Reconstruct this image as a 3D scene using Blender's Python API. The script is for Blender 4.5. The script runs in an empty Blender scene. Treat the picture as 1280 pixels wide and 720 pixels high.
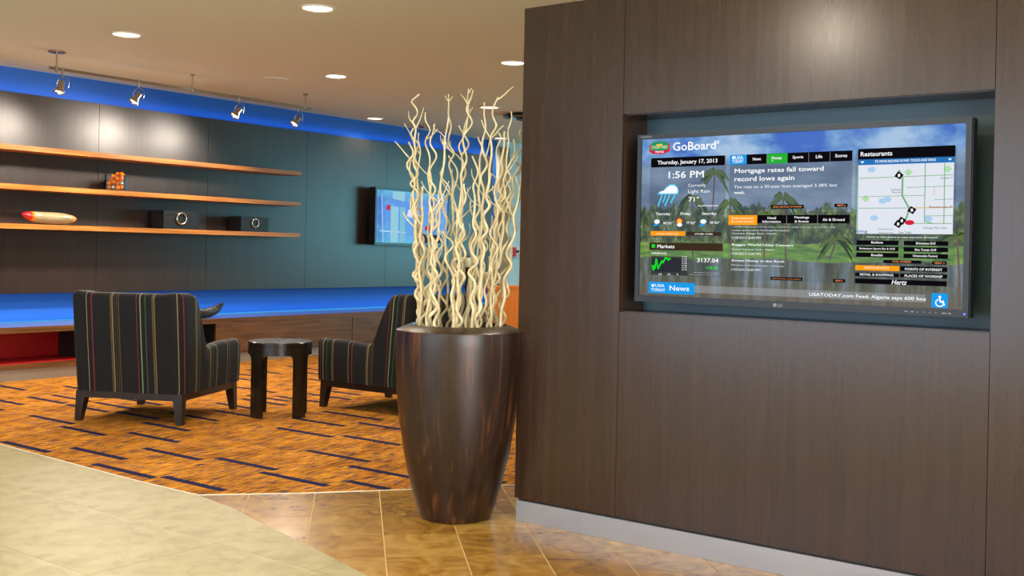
import bpy, bmesh, math, random
from mathutils import Vector, Matrix, Euler
from mathutils.geometry import tessellate_polygon
PI = math.pi
C = bpy.context.scene.collection

# ------------------------------------------------------------------ camera
cam_data = bpy.data.cameras.new('camera')
cam_data.sensor_width = 36.0
cam_data.lens = 1367.0 / 1280.0 * 36.0
cam_data.shift_y = -(360.0 - 314.62) / 1280.0
cam_data.clip_end = 200
cam = bpy.data.objects.new('camera', cam_data)
C.objects.link(cam)
CX, SX = 0.6007, 0.7995                     # the camera looks along (SX, CX); image right is (CX, -SX)
ROLL = math.radians(1.2)
cam.matrix_world = (Matrix.Translation((0, 0, 1.3)) @ Matrix.Rotation(-math.atan2(SX, CX), 4, 'Z')
                    @ Matrix.Rotation(PI / 2, 4, 'X') @ Matrix.Rotation(ROLL, 4, 'Z'))
bpy.context.scene.camera = cam

# ------------------------------------------------------------------ world, daylight, exposure
world = bpy.data.worlds.new('world'); bpy.context.scene.world = world
world.use_nodes = True
bg = world.node_tree.nodes['Background']
bg.inputs[0].default_value = (0.62, 0.78, 1.0, 1); bg.inputs[1].default_value = 0.9
vs = bpy.context.scene.view_settings
vs.view_transform = 'Standard'; vs.look = 'None'; vs.exposure = 0.0; vs.gamma = 1.0

def area_light(name, loc, rot, sx, sy, power, col):
    l = bpy.data.lights.new(name, 'AREA'); l.shape = 'RECTANGLE'; l.size = sx; l.size_y = sy
    l.energy = power; l.color = col
    o = bpy.data.objects.new(name, l); o.location = loc; o.rotation_euler = rot; C.objects.link(o)
    return o
# daylight through the window walls of the lobby (left of and behind the camera, and far right)
area_light('daylight_left', (-4.3, 4.6, 1.5), (0, -PI / 2, 0), 2.8, 5.6, 180, (0.66, 0.82, 1.0))
area_light('daylight_front', (-0.9, -4.4, 1.6), (PI / 2, 0, 0), 5.5, 2.4, 720, (0.95, 0.96, 1.0))
area_light('daylight_right', (16.3, 4.7, 1.75), (0, PI / 2, 0), 2.0, 5.6, 240, (0.24, 0.77, 0.92))

# ------------------------------------------------------------------ helpers
def lin(r, g, b):
    f = lambda c: (c / 255 / 12.92) if c / 255 <= 0.04045 else ((c / 255 + 0.055) / 1.055) ** 2.4
    return (f(r), f(g), f(b), 1)

def new_obj(name, me, mat=None, parent=None):
    o = bpy.data.objects.new(name, me); C.objects.link(o)
    if mat is not None and hasattr(me, 'materials'): me.materials.append(mat)
    if parent is not None: o.parent = parent
    return o

def obj(name, bm, mat, parent=None, smooth=False, bevel=0, segs=2, angle=None):
    if bevel:
        es = [e for e in bm.edges if len(e.link_faces) == 2 and e.calc_face_angle(0) > 0.6]
        bmesh.ops.bevel(bm, geom=es, offset=bevel, segments=segs, affect='EDGES', profile=0.5)
    bmesh.ops.recalc_face_normals(bm, faces=bm.faces)
    me = bpy.data.meshes.new(name); bm.to_mesh(me); bm.free()
    if smooth:
        for p in me.polygons: p.use_smooth = True
        if angle: me.set_sharp_from_angle(angle=angle)
    return new_obj(name, me, mat, parent)

def empty(name, loc, rotz=0, rot=None):
    o = bpy.data.objects.new(name, None); C.objects.link(o)
    o.location = loc; o.rotation_euler = rot or (0, 0, rotz); o.empty_display_size = 0.1
    return o

def tag(o, label, cat, group=None):
    o['label'] = label; o['category'] = cat
    if group: o['group'] = group
    return o

def struct(o):
    o['kind'] = 'structure'; return o

def bx(bm, x0, x1, y0, y1, z0, z1):
    v = [bm.verts.new(p) for p in ((x0,y0,z0),(x1,y0,z0),(x1,y1,z0),(x0,y1,z0),(x0,y0,z1),(x1,y0,z1),(x1,y1,z1),(x0,y1,z1))]
    for f in ((0,3,2,1),(4,5,6,7),(0,1,5,4),(1,2,6,5),(2,3,7,6),(3,0,4,7)): bm.faces.new([v[i] for i in f])
    return v

def box(name, mat, parent, x0, x1, y0, y1, z0, z1, bevel=0, segs=1, smooth=False):
    bm = bmesh.new(); bx(bm, x0, x1, y0, y1, z0, z1)
    return obj(name, bm, mat, parent, smooth, bevel, segs)

def lathe(bm, prof, n=32, cx=0, cy=0, cap0=True, cap1=True):
    rings = []
    for r, z in prof:
        rings.append([bm.verts.new((cx + r * math.cos(2*PI*i/n), cy + r * math.sin(2*PI*i/n), z)) for i in range(n)])
    for a, b in zip(rings, rings[1:]):
        for i in range(n): bm.faces.new((a[i], a[(i+1) % n], b[(i+1) % n], b[i]))
    if cap0: bm.faces.new(rings[0][::-1])
    if cap1: bm.faces.new(rings[-1])

def tube(bm, pts, radii, n=7, cap=True):
    pts = [Vector(p) for p in pts]
    if not isinstance(radii, (list, tuple)): radii = [radii] * len(pts)
    ref = Vector((0.31, 0.17, 0.93)); rings = []
    t0 = (pts[1] - pts[0]).normalized()
    u = t0.cross(ref)
    if u.length < 1e-3: u = t0.cross(Vector((1, 0, 0)))
    u.normalize()
    for i, p in enumerate(pts):
        t = (pts[min(i+1, len(pts)-1)] - pts[max(i-1, 0)]).normalized()
        u = (u - t * u.dot(t)).normalized(); w = t.cross(u)
        rings.append([bm.verts.new(p + (u * math.cos(2*PI*k/n) + w * math.sin(2*PI*k/n)) * radii[i]) for k in range(n)])
    for a, b in zip(rings, rings[1:]):
        for k in range(n): bm.faces.new((a[k], a[(k+1) % n], b[(k+1) % n], b[k]))
    if cap:
        bm.faces.new(rings[0][::-1]); bm.faces.new(rings[-1])

def torus(bm, center, R, r, axis=(0, 0, 1), n=28, m=8):
    q = Vector((0, 0, 1)).rotation_difference(Vector(axis)); vs_ = []
    for i in range(n):
        a = 2*PI*i/n
        vs_.append([bm.verts.new(Vector(center) + q @ Vector(((R + r*math.cos(2*PI*j/m))*math.cos(a), (R + r*math.cos(2*PI*j/m))*math.sin(a), r*math.sin(2*PI*j/m)))) for j in range(m)])
    for i in range(n):
        for j in range(m):
            bm.faces.new((vs_[i][j], vs_[(i+1) % n][j], vs_[(i+1) % n][(j+1) % m], vs_[i][(j+1) % m]))

# ------------------------------------------------------------------ materials
MATS = {}
def material(name):
    m = bpy.data.materials.new(name); m.use_nodes = True
    nt = m.node_tree; b = nt.nodes['Principled BSDF']
    return m, nt, b
def N(nt, t, **kw):
    n = nt.nodes.new(t)
    for k, v in kw.items():
        if hasattr(n, k): setattr(n, k, v)
        else: n.inputs[k].default_value = v
    return n
def ramp(nt, stops, interp='LINEAR'):
    r = nt.nodes.new('ShaderNodeValToRGB'); r.color_ramp.interpolation = interp
    e = r.color_ramp.elements
    e[0].position, e[0].color = stops[0]; e[1].position, e[1].color = stops[1]
    for p, c in stops[2:]:
        x = e.new(p); x.color = c
    return r
def plain(name, col, rough=0.5, metal=0, coat=0, spec=0.5):
    m, nt, b = material(name)
    b.inputs['Base Color'].default_value = col; b.inputs['Roughness'].default_value = rough
    b.inputs['Metallic'].default_value = metal; b.inputs['Coat Weight'].default_value = coat
    b.inputs['Specular IOR Level'].default_value = spec
    return m
def emit(name, col, s=1.0):
    m, nt, b = material(name)
    b.inputs['Base Color'].default_value = (0, 0, 0, 1); b.inputs['Specular IOR Level'].default_value = 0.0
    b.inputs['Emission Color'].default_value = col; b.inputs['Emission Strength'].default_value = s
    return m
def grain(name, c0, c1, scale, rough=0.35, coat=0.0, detail=6, coords='Object', spec=0.5, bump=0.02, c2=None, rvar=0.08):
    """Wood: noise stretched along the grain (small scale component = grain direction)."""
    m, nt, b = material(name); L = nt.links.new
    tc = N(nt, 'ShaderNodeTexCoord'); mp = N(nt, 'ShaderNodeMapping'); mp.inputs['Scale'].default_value = scale
    L(tc.outputs[coords], mp.inputs[0])
    no = N(nt, 'ShaderNodeTexNoise'); no.inputs['Scale'].default_value = 1; no.inputs['Detail'].default_value = detail; no.inputs['Roughness'].default_value = 0.62; no.inputs['Distortion'].default_value = 0.3
    L(mp.outputs[0], no.inputs[0])
    stops = [(0.3, c0), (0.72, c1)] + ([(0.55, c2)] if c2 else [])
    r = ramp(nt, stops); L(no.outputs[0], r.inputs[0]); L(r.outputs[0], b.inputs['Base Color'])
    mr = N(nt, 'ShaderNodeMapRange'); mr.inputs['To Min'].default_value = rough - rvar; mr.inputs['To Max'].default_value = rough + rvar
    L(no.outputs[0], mr.inputs[0]); L(mr.outputs[0], b.inputs['Roughness'])
    bp = N(nt, 'ShaderNodeBump'); bp.inputs['Strength'].default_value = bump * 4; bp.inputs['Distance'].default_value = 0.002
    L(no.outputs[0], bp.inputs['Height']); L(bp.outputs[0], b.inputs['Normal'])
    b.inputs['Coat Weight'].default_value = coat; b.inputs['Coat Roughness'].default_value = 0.18
    b.inputs['Specular IOR Level'].default_value = spec
    return m

M_veneer = grain('dark_veneer', lin(45, 28, 16), lin(55, 36, 23), (26, 26, 1.1), rough=0.22, rvar=0.04, spec=0.6, bump=0.0)
M_wallveneer = grain('wall_veneer', lin(30, 21, 20), lin(50, 36, 33), (30, 30, 1.4), rough=0.36, rvar=0.04, spec=0.8, bump=0.0)
M_walnut = grain('walnut', lin(72, 43, 20), lin(128, 86, 46), (1.6, 14, 26), rough=0.38, spec=0.45, bump=0.02)
M_shelf = grain('shelf_walnut', lin(140, 84, 32), lin(206, 138, 66), (1.3, 16, 30), rough=0.35, spec=0.45, bump=0.02)
M_espresso = grain('espresso_wood', lin(24, 16, 12), lin(46, 32, 25), (20, 20, 3), rough=0.3, spec=0.5, bump=0.01)
M_table = grain('table_wood', lin(26, 18, 13), lin(38, 27, 20), (16, 16, 4), rough=0.27, spec=0.5, bump=0.0, rvar=0.03)
M_pot = grain('planter_wood', lin(24, 13, 7), lin(98, 58, 32), (24, 24, 1.2), rough=0.34, spec=0.5, bump=0.02, c2=lin(44, 26, 16))
M_orange = grain('orange_veneer', lin(236, 122, 2), lin(250, 150, 8), (22, 22, 1.5), rough=0.5, bump=0.0, spec=0.15)
M_steel, nt_, b_ = material('brushed_steel')
b_.inputs['Base Color'].default_value = lin(196, 198, 204); b_.inputs['Metallic'].default_value = 1; b_.inputs['Roughness'].default_value = 0.42; b_.inputs['Anisotropic'].default_value = 0.6
M_nickel = plain('brushed_nickel', lin(176, 166, 148), 0.25, 1)
M_chrome = plain('chrome', lin(225, 225, 225), 0.1, 1)
M_black = plain('black_plastic', lin(14, 14, 17), 0.3)
M_bezel = plain('dark_bezel', lin(26, 31, 40), 0.4)
M_niche = plain('niche_lining', lin(60, 84, 96), 0.4)  # teal of the reflected daylight is put into this base colour
M_ceiling = plain('ceiling_paint', lin(228, 236, 220), 0.9, spec=0.1)
M_wallpaint = plain('wall_paint', lin(196, 188, 172), 0.85)
M_blue = plain('blue_paint', lin(22, 92, 178), 0.6)
M_red = plain('red_lacquer', lin(168, 18, 20), 0.45)
M_darkint = plain('dark_interior', lin(26, 20, 18), 0.5)
M_plinth = plain('grey_laminate', lin(150, 136, 122), 0.5)
M_benchtop = plain('glossy_bench_top', lin(110, 116, 130), 0.16, spec=0.8)
M_grout = plain('grout', lin(214, 184, 126), 0.8)
M_trimwhite = plain('white_trim', lin(226, 218, 198), 0.5)
M_lens = emit('lamp_lens', (1.0, 0.93, 0.74, 1), 3.2)
M_hot = emit('hot_lamp', (1.0, 0.96, 0.86, 1), 14)
M_led = emit('blue_led', (0.06, 0.40, 1.0, 1), 0.9)
M_column = plain('column_wood', lin(150, 122, 88), 0.5)
M_candle = plain('ivory_wax', lin(236, 226, 186), 0.5)
M_brushring = plain('silver_ring', lin(214, 205, 188), 0.22, 1)
M_alarm = plain('red_plastic', lin(206, 20, 28), 0.4)
M_white = plain('white_plastic', lin(224, 216, 226), 0.4)
M_soil = plain('planter_liner', lin(46, 34, 24), 0.9)
M_blackbox = grain('black_box', lin(7, 7, 9), lin(30, 30, 35), (6, 6, 90), rough=0.45, bump=0.05)

def glass(name, col=(1, 1, 1, 1)):
    """thin clear glass: see-through with a fresnel reflection"""
    m, nt, b = material(name); L = nt.links.new
    nt.nodes.remove(b); out = [n for n in nt.nodes if n.type == 'OUTPUT_MATERIAL'][0]
    tr_, gl, mx, lw = (N(nt, 'ShaderNodeBsdfTransparent'), N(nt, 'ShaderNodeBsdfGlossy'), N(nt, 'ShaderNodeMixShader'), N(nt, 'ShaderNodeLayerWeight'))
    tr_.inputs[0].default_value = (0.93, 0.96, 0.96, 1); gl.inputs['Roughness'].default_value = 0.03
    lw.inputs['Blend'].default_value = 0.10
    L(lw.outputs['Fresnel'], mx.inputs[0]); L(tr_.outputs[0], mx.inputs[1]); L(gl.outputs[0], mx.inputs[2]); L(mx.outputs[0], out.inputs[0])
    return m
M_glass = glass('clear_glass')

def marble(name):
    m, nt, b = material(name); L = nt.links.new
    tc = N(nt, 'ShaderNodeTexCoord')
    n1 = N(nt, 'ShaderNodeTexNoise'); n1.inputs['Scale'].default_value = 5; n1.inputs['Detail'].default_value = 9; n1.inputs['Roughness'].default_value = 0.68; n1.inputs['Distortion'].default_value = 1.2
    L(tc.outputs['Object'], n1.inputs[0])
    r = ramp(nt, [(0.3, lin(130, 118, 80)), (0.5, lin(155, 143, 102)), (0.75, lin(165, 155, 118))])
    L(n1.outputs[0], r.inputs[0]); L(r.outputs[0], b.inputs['Base Color'])
    b.inputs['Roughness'].default_value = 0.42; b.inputs['Specular IOR Level'].default_value = 0.35
    return m
M_marble = marble('cream_marble')

def burl(name, a, c, d):
    m, nt, b = material(name); L = nt.links.new
    tc = N(nt, 'ShaderNodeTexCoord'); oi = N(nt, 'ShaderNodeObjectInfo')
    ad = N(nt, 'ShaderNodeVectorMath', operation='ADD'); L(tc.outputs['Object'], ad.inputs[0])
    sc = N(nt, 'ShaderNodeVectorMath', operation='SCALE'); cb = N(nt, 'ShaderNodeCombineXYZ')
    L(oi.outputs['Random'], cb.inputs[0]); L(oi.outputs['Random'], cb.inputs[2]); L(cb.outputs[0], sc.inputs[0]); sc.inputs['Scale'].default_value = 31.0
    L(sc.outputs[0], ad.inputs[1])
    wv = N(nt, 'ShaderNodeTexNoise'); wv.inputs['Scale'].default_value = 5.5; wv.inputs['Detail'].default_value = 7; wv.inputs['Distortion'].default_value = 2.2
    L(ad.outputs[0], wv.inputs[0])
    mu = N(nt, 'ShaderNodeMath', operation='MULTIPLY'); mu.inputs[1].default_value = 0.34; L(oi.outputs['Random'], mu.inputs[0])
    mm = N(nt, 'ShaderNodeMath', operation='ADD'); L(wv.outputs[0], mm.inputs[0]); L(mu.outputs[0], mm.inputs[1])
    r = ramp(nt, [(0.4, a), (0.68, c), (0.95, d)]); L(mm.outputs[0], r.inputs[0]); L(r.outputs[0], b.inputs['Base Color'])
    b.inputs['Roughness'].default_value = 0.24; b.inputs['Specular IOR Level'].default_value = 0.5
    return m
M_burl = burl('burl_tile', lin(112, 76, 26), lin(152, 110, 44), lin(176, 138, 72))

def carpet_mat():
    m, nt, b = material('carpet'); L = nt.links.new
    tc = N(nt, 'ShaderNodeTexCoord')
    def streak(sx, sy, det, ro):
        mp = N(nt, 'ShaderNodeMapping'); mp.inputs['Scale'].default_value = (sx, sy, 1); L(tc.outputs['Object'], mp.inputs[0])
        n = N(nt, 'ShaderNodeTexNoise'); n.inputs['Scale'].default_value = 1; n.inputs['Detail'].default_value = det; n.inputs['Roughness'].default_value = ro
        L(mp.outputs[0], n.inputs[0]); return n
    a = streak(7, 105, 4, 0.6); r1 = ramp(nt, [(0.38, lin(48, 30, 20)), (0.46, lin(150, 90, 26)), (0.54, lin(222, 150, 42)), (0.68, lin(200, 142, 56))])
    L(a.outputs[0], r1.inputs[0])
    c = streak(7, 50, 4, 0.6); r2 = ramp(nt, [(0.54, (0, 0, 0, 1)), (0.61, (1, 1, 1, 1))]); L(c.outputs[0], r2.inputs[0])
    mx = N(nt, 'ShaderNodeMix', data_type='RGBA'); L(r2.outputs[0], mx.inputs[0]); L(r1.outputs[0], mx.inputs[6]); mx.inputs[7].default_value = lin(84, 70, 88)
    d = streak(2.2, 6, 3, 0.5); r3 = ramp(nt, [(0.3, lin(205, 195, 195)), (0.6, lin(255, 255, 255))]); L(d.outputs[0], r3.inputs[0])
    m2 = N(nt, 'ShaderNodeMix', data_type='RGBA', blend_type='MULTIPLY'); m2.inputs[0].default_value = 1; L(mx.outputs[2], m2.inputs[6]); L(r3.outputs[0], m2.inputs[7])
    L(m2.outputs[2], b.inputs['Base Color'])
    b.inputs['Roughness'].default_value = 0.95; b.inputs['Specular IOR Level'].default_value = 0.05
    bp = N(nt, 'ShaderNodeBump'); bp.inputs['Strength'].default_value = 0.4; bp.inputs['Distance'].default_value = 0.004
    L(a.outputs[0], bp.inputs['Height']); L(bp.outputs[0], b.inputs['Normal'])
    return m
M_carpet = carpet_mat()
M_navy = plain('navy_yarn', lin(34, 34, 66), 0.95, spec=0.05)

def stripe_fabric():
    m, nt, b = material('striped_fabric'); L = nt.links.new
    uv = N(nt, 'ShaderNodeUVMap'); sp = N(nt, 'ShaderNodeSeparateXYZ'); L(uv.outputs[0], sp.inputs[0])
    dv = N(nt, 'ShaderNodeMath', operation='DIVIDE'); dv.inputs[1].default_value = 0.70; L(sp.outputs[0], dv.inputs[0])
    fr = N(nt, 'ShaderNodeMath', operation='FRACT'); L(dv.outputs[0], fr.inputs[0])
    base = lin(20, 20, 22); cream = lin(124, 114, 76); red = lin(108, 38, 48); gold = lin(88, 70, 40); green = lin(112, 132, 92); teal = lin(62, 84, 72)
    st = [(0.0, base)]
    for p, w, c in ((.165, .010, cream), (.222, .010, red), (.435, .014, gold), (.457, .010, cream), (.486, .006, gold), (.508, .006, gold), (.530, .006, gold),
                    (.728, .008, red), (.766, .012, green), (.826, .008, teal), (.906, .012, gold), (.926, .010, cream)):
        st += [(p, c), (p + w, base)]
    r = ramp(nt, st, 'CONSTANT'); L(fr.outputs[0], r.inputs[0])
    no = N(nt, 'ShaderNodeTexNoise'); no.inputs['Scale'].default_value = 300; tc = N(nt, 'ShaderNodeTexCoord'); L(tc.outputs['Object'], no.inputs[0])
    L(r.outputs[0], b.inputs['Base Color'])
    b.inputs['Roughness'].default_value = 0.8; b.inputs['Sheen Weight'].default_value = 0.03; b.inputs['Specular IOR Level'].default_value = 0.25
    bp = N(nt, 'ShaderNodeBump'); bp.inputs['Strength'].default_value = 0.15; bp.inputs['Distance'].default_value = 0.001
    L(no.outputs[0], bp.inputs['Height']); L(bp.outputs[0], b.inputs['Normal'])
    return m
M_fabric = stripe_fabric()
M_cushion = plain('plain_fabric', lin(34, 33, 36), 0.85, spec=0.2)

def wallpaper():
    m, nt, b = material('blue_wallpaper'); L = nt.links.new
    tc = N(nt, 'ShaderNodeTexCoord'); mp = N(nt, 'ShaderNodeMapping'); mp.inputs['Rotation'].default_value = (PI / 2, 0, 0); L(tc.outputs['Object'], mp.inputs[0])
    br = N(nt, 'ShaderNodeTexBrick'); br.inputs['Color1'].default_value = lin(206, 226, 236); br.inputs['Color2'].default_value = lin(198, 220, 232); br.inputs['Mortar'].default_value = lin(170, 200, 214)
    br.inputs['Scale'].default_value = 22; br.inputs['Mortar Size'].default_value = 0.03; L(mp.outputs[0], br.inputs[0])
    L(br.outputs[0], b.inputs['Base Color']); b.inputs['Roughness'].default_value = 0.7
    return m
M_paper = wallpaper()

def branch_mat():
    m, nt, b = material('pale_willow'); L = nt.links.new
    tc = N(nt, 'ShaderNodeTexCoord'); no = N(nt, 'ShaderNodeTexNoise'); no.inputs['Scale'].default_value = 24; no.inputs['Detail'].default_value = 4; L(tc.outputs['Object'], no.inputs[0])
    r = ramp(nt, [(0.3, lin(184, 166, 124)), (0.6, lin(208, 194, 156)), (0.8, lin(216, 206, 176))]); L(no.outputs[0], r.inputs[0]); L(r.outputs[0], b.inputs['Base Color'])
    b.inputs['Roughness'].default_value = 0.6
    return m
M_branch = branch_mat()

# ------------------------------------------------------------------ floor
XK, YW, YB, ZC = 4.253, 10.26, 9.76, 3.0        # kiosk face, panelled wall face, bench front, ceiling
floor = struct(box('floor', M_grout, None, -4.2, 16.2, -4.2, 10.6, -0.12, -0.003))
EDGE = [(3.655, 10.4), (3.65, 8.2), (3.645, 6.81), (3.605, 5.9), (3.58, 5.23), (3.585, 4.70)]          # cream / carpet edge
ARC = [(3.585, 4.70), (3.98, 4.335), (4.413, 3.987), (4.918, 3.616), (5.6, 3.17), (6.6, 2.62)]         # carpet / brown tile edge
DIAG = [(3.585, 4.70), (3.52, 4.34), (3.415, 3.986), (3.29, 3.52), (3.146, 3.045), (2.90, 2.35), (2.55, 1.55), (2.1, 0.7), (1.3, -0.6)]
CARPET = EDGE + ARC[1:] + [(6.6, 2.5), (15.6, 2.5), (15.6, 10.4)]
CREAM = [(-2.2, 10.4)] + EDGE + DIAG[1:] + [(-2.2, -0.6)]
BROWN = DIAG + [(4.9, -0.6), (6.6, -0.6)] + ARC[::-1][:-1]

def slab(bm, poly, z0, z1):
    a = sum(p[0]*q[1] - q[0]*p[1] for p, q in zip(poly, poly[1:] + poly[:1]))
    if a < 0: poly = poly[::-1]
    lo = [bm.verts.new((x, y, z0)) for x, y in poly]; hi = [bm.verts.new((x, y, z1)) for x, y in poly]
    n = len(poly)
    for tri in tessellate_polygon([[Vector((x, y, 0)) for x, y in poly]]):
        bm.faces.new([hi[i] for i in tri])
    for i in range(n): bm.faces.new((lo[i], lo[(i+1) % n], hi[(i+1) % n], hi[i]))

bm = bmesh.new(); slab(bm, CARPET, -0.012, 0.0)
carpet = obj('carpet', bm, M_carpet, floor)
carpet['label'] = 'orange and brown streaked carpet with navy dashes'

def clip(sub, conv):
    out = sub
    for i in range(len(conv)):
        ax, ay = conv[i]; ex, ey = conv[(i+1) % len(conv)]
        side = lambda p: (ex - ax) * (p[1] - ay) - (ey - ay) * (p[0] - ax)
        inp, out = out, []
        for j in range(len(inp)):
            p, q = inp[j-1], inp[j]; sp_, sq = side(p), side(q)
            if sq >= 0:
                if sp_ < 0: t = sp_ / (sp_ - sq); out.append((p[0] + t*(q[0]-p[0]), p[1] + t*(q[1]-p[1])))
                out.append(q)
            elif sp_ >= 0:
                t = sp_ / (sp_ - sq); out.append((p[0] + t*(q[0]-p[0]), p[1] + t*(q[1]-p[1])))
        if len(out) < 3: return []
    res = []
    for p in out:
        if not res or (abs(p[0]-res[-1][0]) + abs(p[1]-res[-1][1])) > 1e-4: res.append(p)
    if len(res) > 1 and abs(res[0][0]-res[-1][0]) + abs(res[0][1]-res[-1][1]) < 1e-4: res.pop()
    a = sum(p[0]*q[1] - q[0]*p[1] for p, q in zip(res, res[1:] + res[:1]))
    return res if len(res) > 2 and abs(a) > 2e-4 else []

random.seed(3)
def tile_field(name, region, mat, ou, ov, su, sv, diag, gap, ur, vr, keep):
    k = 1 / math.sqrt(2)
    for i in range(*ur):
        for j in range(*vr):
            a0, a1 = ou + i*su + gap/2, ou + (i+1)*su - gap/2
            b0, b1 = ov + j*sv + gap/2, ov + (j+1)*sv - gap/2
            q = [(a0, b0), (a1, b0), (a1, b1), (a0, b1)]
            if diag: q = [((u - v) * k, (u + v) * k) for u, v in q]      # u along (1,1), v along (-1,1)
            cx, cy = sum(p[0] for p in q)/4, sum(p[1] for p in q)/4
            if not keep(cx, cy): continue
            poly = clip(region, q)
            if not poly: continue
            bm = bmesh.new(); slab(bm, [(x - cx, y - cy) for x, y in poly], -0.012, random.uniform(-0.0006, 0))
            o = obj(name, bm, mat, floor); o.location = (cx, cy, 0)
k2 = math.sqrt(2)
tile_field('brown_tile', BROWN, M_burl, 7.08/k2, -0.207/k2, 0.5165/k2, 0.478/k2, True, 0.005, (-16, 10), (-16, 8),
           lambda x, y: y > -0.3 and x < 6.3 and x > 1.5)
tile_field('marble_tile', CREAM, M_marble, 2.44, 3.88, 0.62, 0.62, False, 0.0018, (-6, 4), (-7, 10), lambda x, y: x * 0.8 + y * 0.6 > 1.5)
# light metal edging between the floor finishes
def strip(path, w, name):
    bm = bmesh.new(); n = len(path); L_, R_ = [], []
    for i, p in enumerate(path):
        a, c = path[max(i-1, 0)], path[min(i+1, n-1)]
        d = Vector((c[0]-a[0], c[1]-a[1])).normalized(); nn = Vector((-d.y, d.x)) * w/2
        L_.append([bm.verts.new((p[0]+nn.x, p[1]+nn.y, z)) for z in (-0.01, 0.0015)]); R_.append([bm.verts.new((p[0]-nn.x, p[1]-nn.y, z)) for z in (-0.01, 0.0015)])
    for i in range(n-1):
        bm.faces.new((L_[i][1], R_[i][1], R_[i+1][1], L_[i+1][1]))
        bm.faces.new((L_[i][0], L_[i][1], L_[i+1][1], L_[i+1][0])); bm.faces.new((R_[i][1], R_[i][0], R_[i+1][0], R_[i+1][1]))
    return obj(name, bm, M_trimwhite, floor)
strip(ARC, 0.012, 'edging_strip'); strip(EDGE, 0.006, 'edging_strip')

# navy dashes woven into the carpet, long side along Y, stepping in pairs
DASH = [(4.392,7.194,7.768),(4.278,6.623,7.161),(4.449,6.048,6.608),(3.882,5.798,6.364),(4.174,5.461,6.027),(4.282,4.90,5.443),(3.684,5.231,5.808),
        (3.739,4.685,5.217),(4.941,6.956,7.497),(4.770,6.378,6.904),(4.879,7.536,8.088),(5.100,8.14,8.69),(3.70,6.33,6.876),(5.282,5.477,6.043),(5.375,4.928,5.466),
        (4.826,4.683,5.229),(4.655,4.13,4.674),(4.182,4.368,4.915),(4.348,3.93 + 0.14,4.365),(6.065,5.774,6.395),(5.850,5.25,5.796)]
rnd = random.Random(8)
x = 4.0
for g in range(60):
    xb = 3.95 + 0.29 * (g // 2) + rnd.uniform(-.03, .03)
    y = 3.2 + rnd.uniform(0, .6) + (g % 2) * 3.2
    for s in range(6):
        xx = xb + (0.0 if s % 2 else 0.105)
        d = (xx, y, y + 0.54)
        if not any(abs(d[0]-e[0]) < 0.14 and d[1] < e[2] + 0.05 and e[1] < d[2] + 0.05 for e in DASH) and d[2] < 9.75 \
           and (d[0] > 5.15 or d[1] > 7.3 or d[0] > 4.9 and d[2] < 4.6):
            DASH.append(d)
        y += 0.56 if s % 2 == 0 else 1.06
def inside(px, py, poly):
    c = False
    for i in range(len(poly)):
        (x1, y1), (x2, y2) = poly[i-1], poly[i]
        if (y1 > py) != (y2 > py) and px < (x2-x1)*(py-y1)/(y2-y1)+x1: c = not c
    return c
nd = 0
for (x, a, b2) in DASH:
    if x > 11 or nd > 220: continue
    if inside(x, a - .03, CARPET) and inside(x, b2 + .03, CARPET):
        box('navy_dash', M_navy, carpet, x - 0.024, x + 0.024, a, b2, -0.004, 0.0022); nd += 1

# ------------------------------------------------------------------ ceiling and outer walls
ceiling = struct(box('ceiling', M_ceiling, None, -4.2, 16.2, -4.2, 10.6, ZC, ZC + 0.12))
bm = bmesh.new()                                             # back wall core, blue paint
bx(bm, -4.2, 13.25, YW + 0.10, YW + 0.25, 0, ZC)
wall_back = struct(obj('wall_back', bm, M_blue))
pb, pt = 0.79, 2.745
xs = [2.2, 3.64, 5.06, 6.482, 7.86, 9.36, 10.8, 12.2, 13.13]
for a, b2 in zip(xs, xs[1:]):
    box('veneer_panel', M_wallveneer, wall_back, a + 0.002, b2 - 0.002, YW, YW + 0.098, pb, pt)
led = box('light_strip', M_led, wall_back, 2.2, 13.12, YW + 0.085, YW + 0.098, 0.503, 0.515)
led['label'] = 'glowing blue light strip'

def lamp(kind, name, loc, rot, power, col, parent=None, **kw):
    l = bpy.data.lights.new(name, kind); l.energy = power; l.color = col
    for k, v in kw.items(): setattr(l, k, v)
    o = bpy.data.objects.new(name, l); o.location = loc; o.rotation_euler = rot; C.objects.link(o)
    if parent: o.parent = parent
    return o
# blue cove tubes: behind the top edge of the panels and at the back of the bench
lamp('AREA', 'cove_tube', (7.7, YW + 0.04, 2.75), (PI - 0.85, 0, 0), 5.5, (0.10, 0.40, 0.95), None, shape='RECTANGLE', size=10.8, size_y=0.05, spread=math.radians(110))
lamp('AREA', 'bench_tube', (7.7, YW + 0.03, 0.522), (PI - 0.35, 0, 0), 9, (0.07, 0.38, 0.95), None, shape='RECTANGLE', size=10.8, size_y=0.03)

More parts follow.
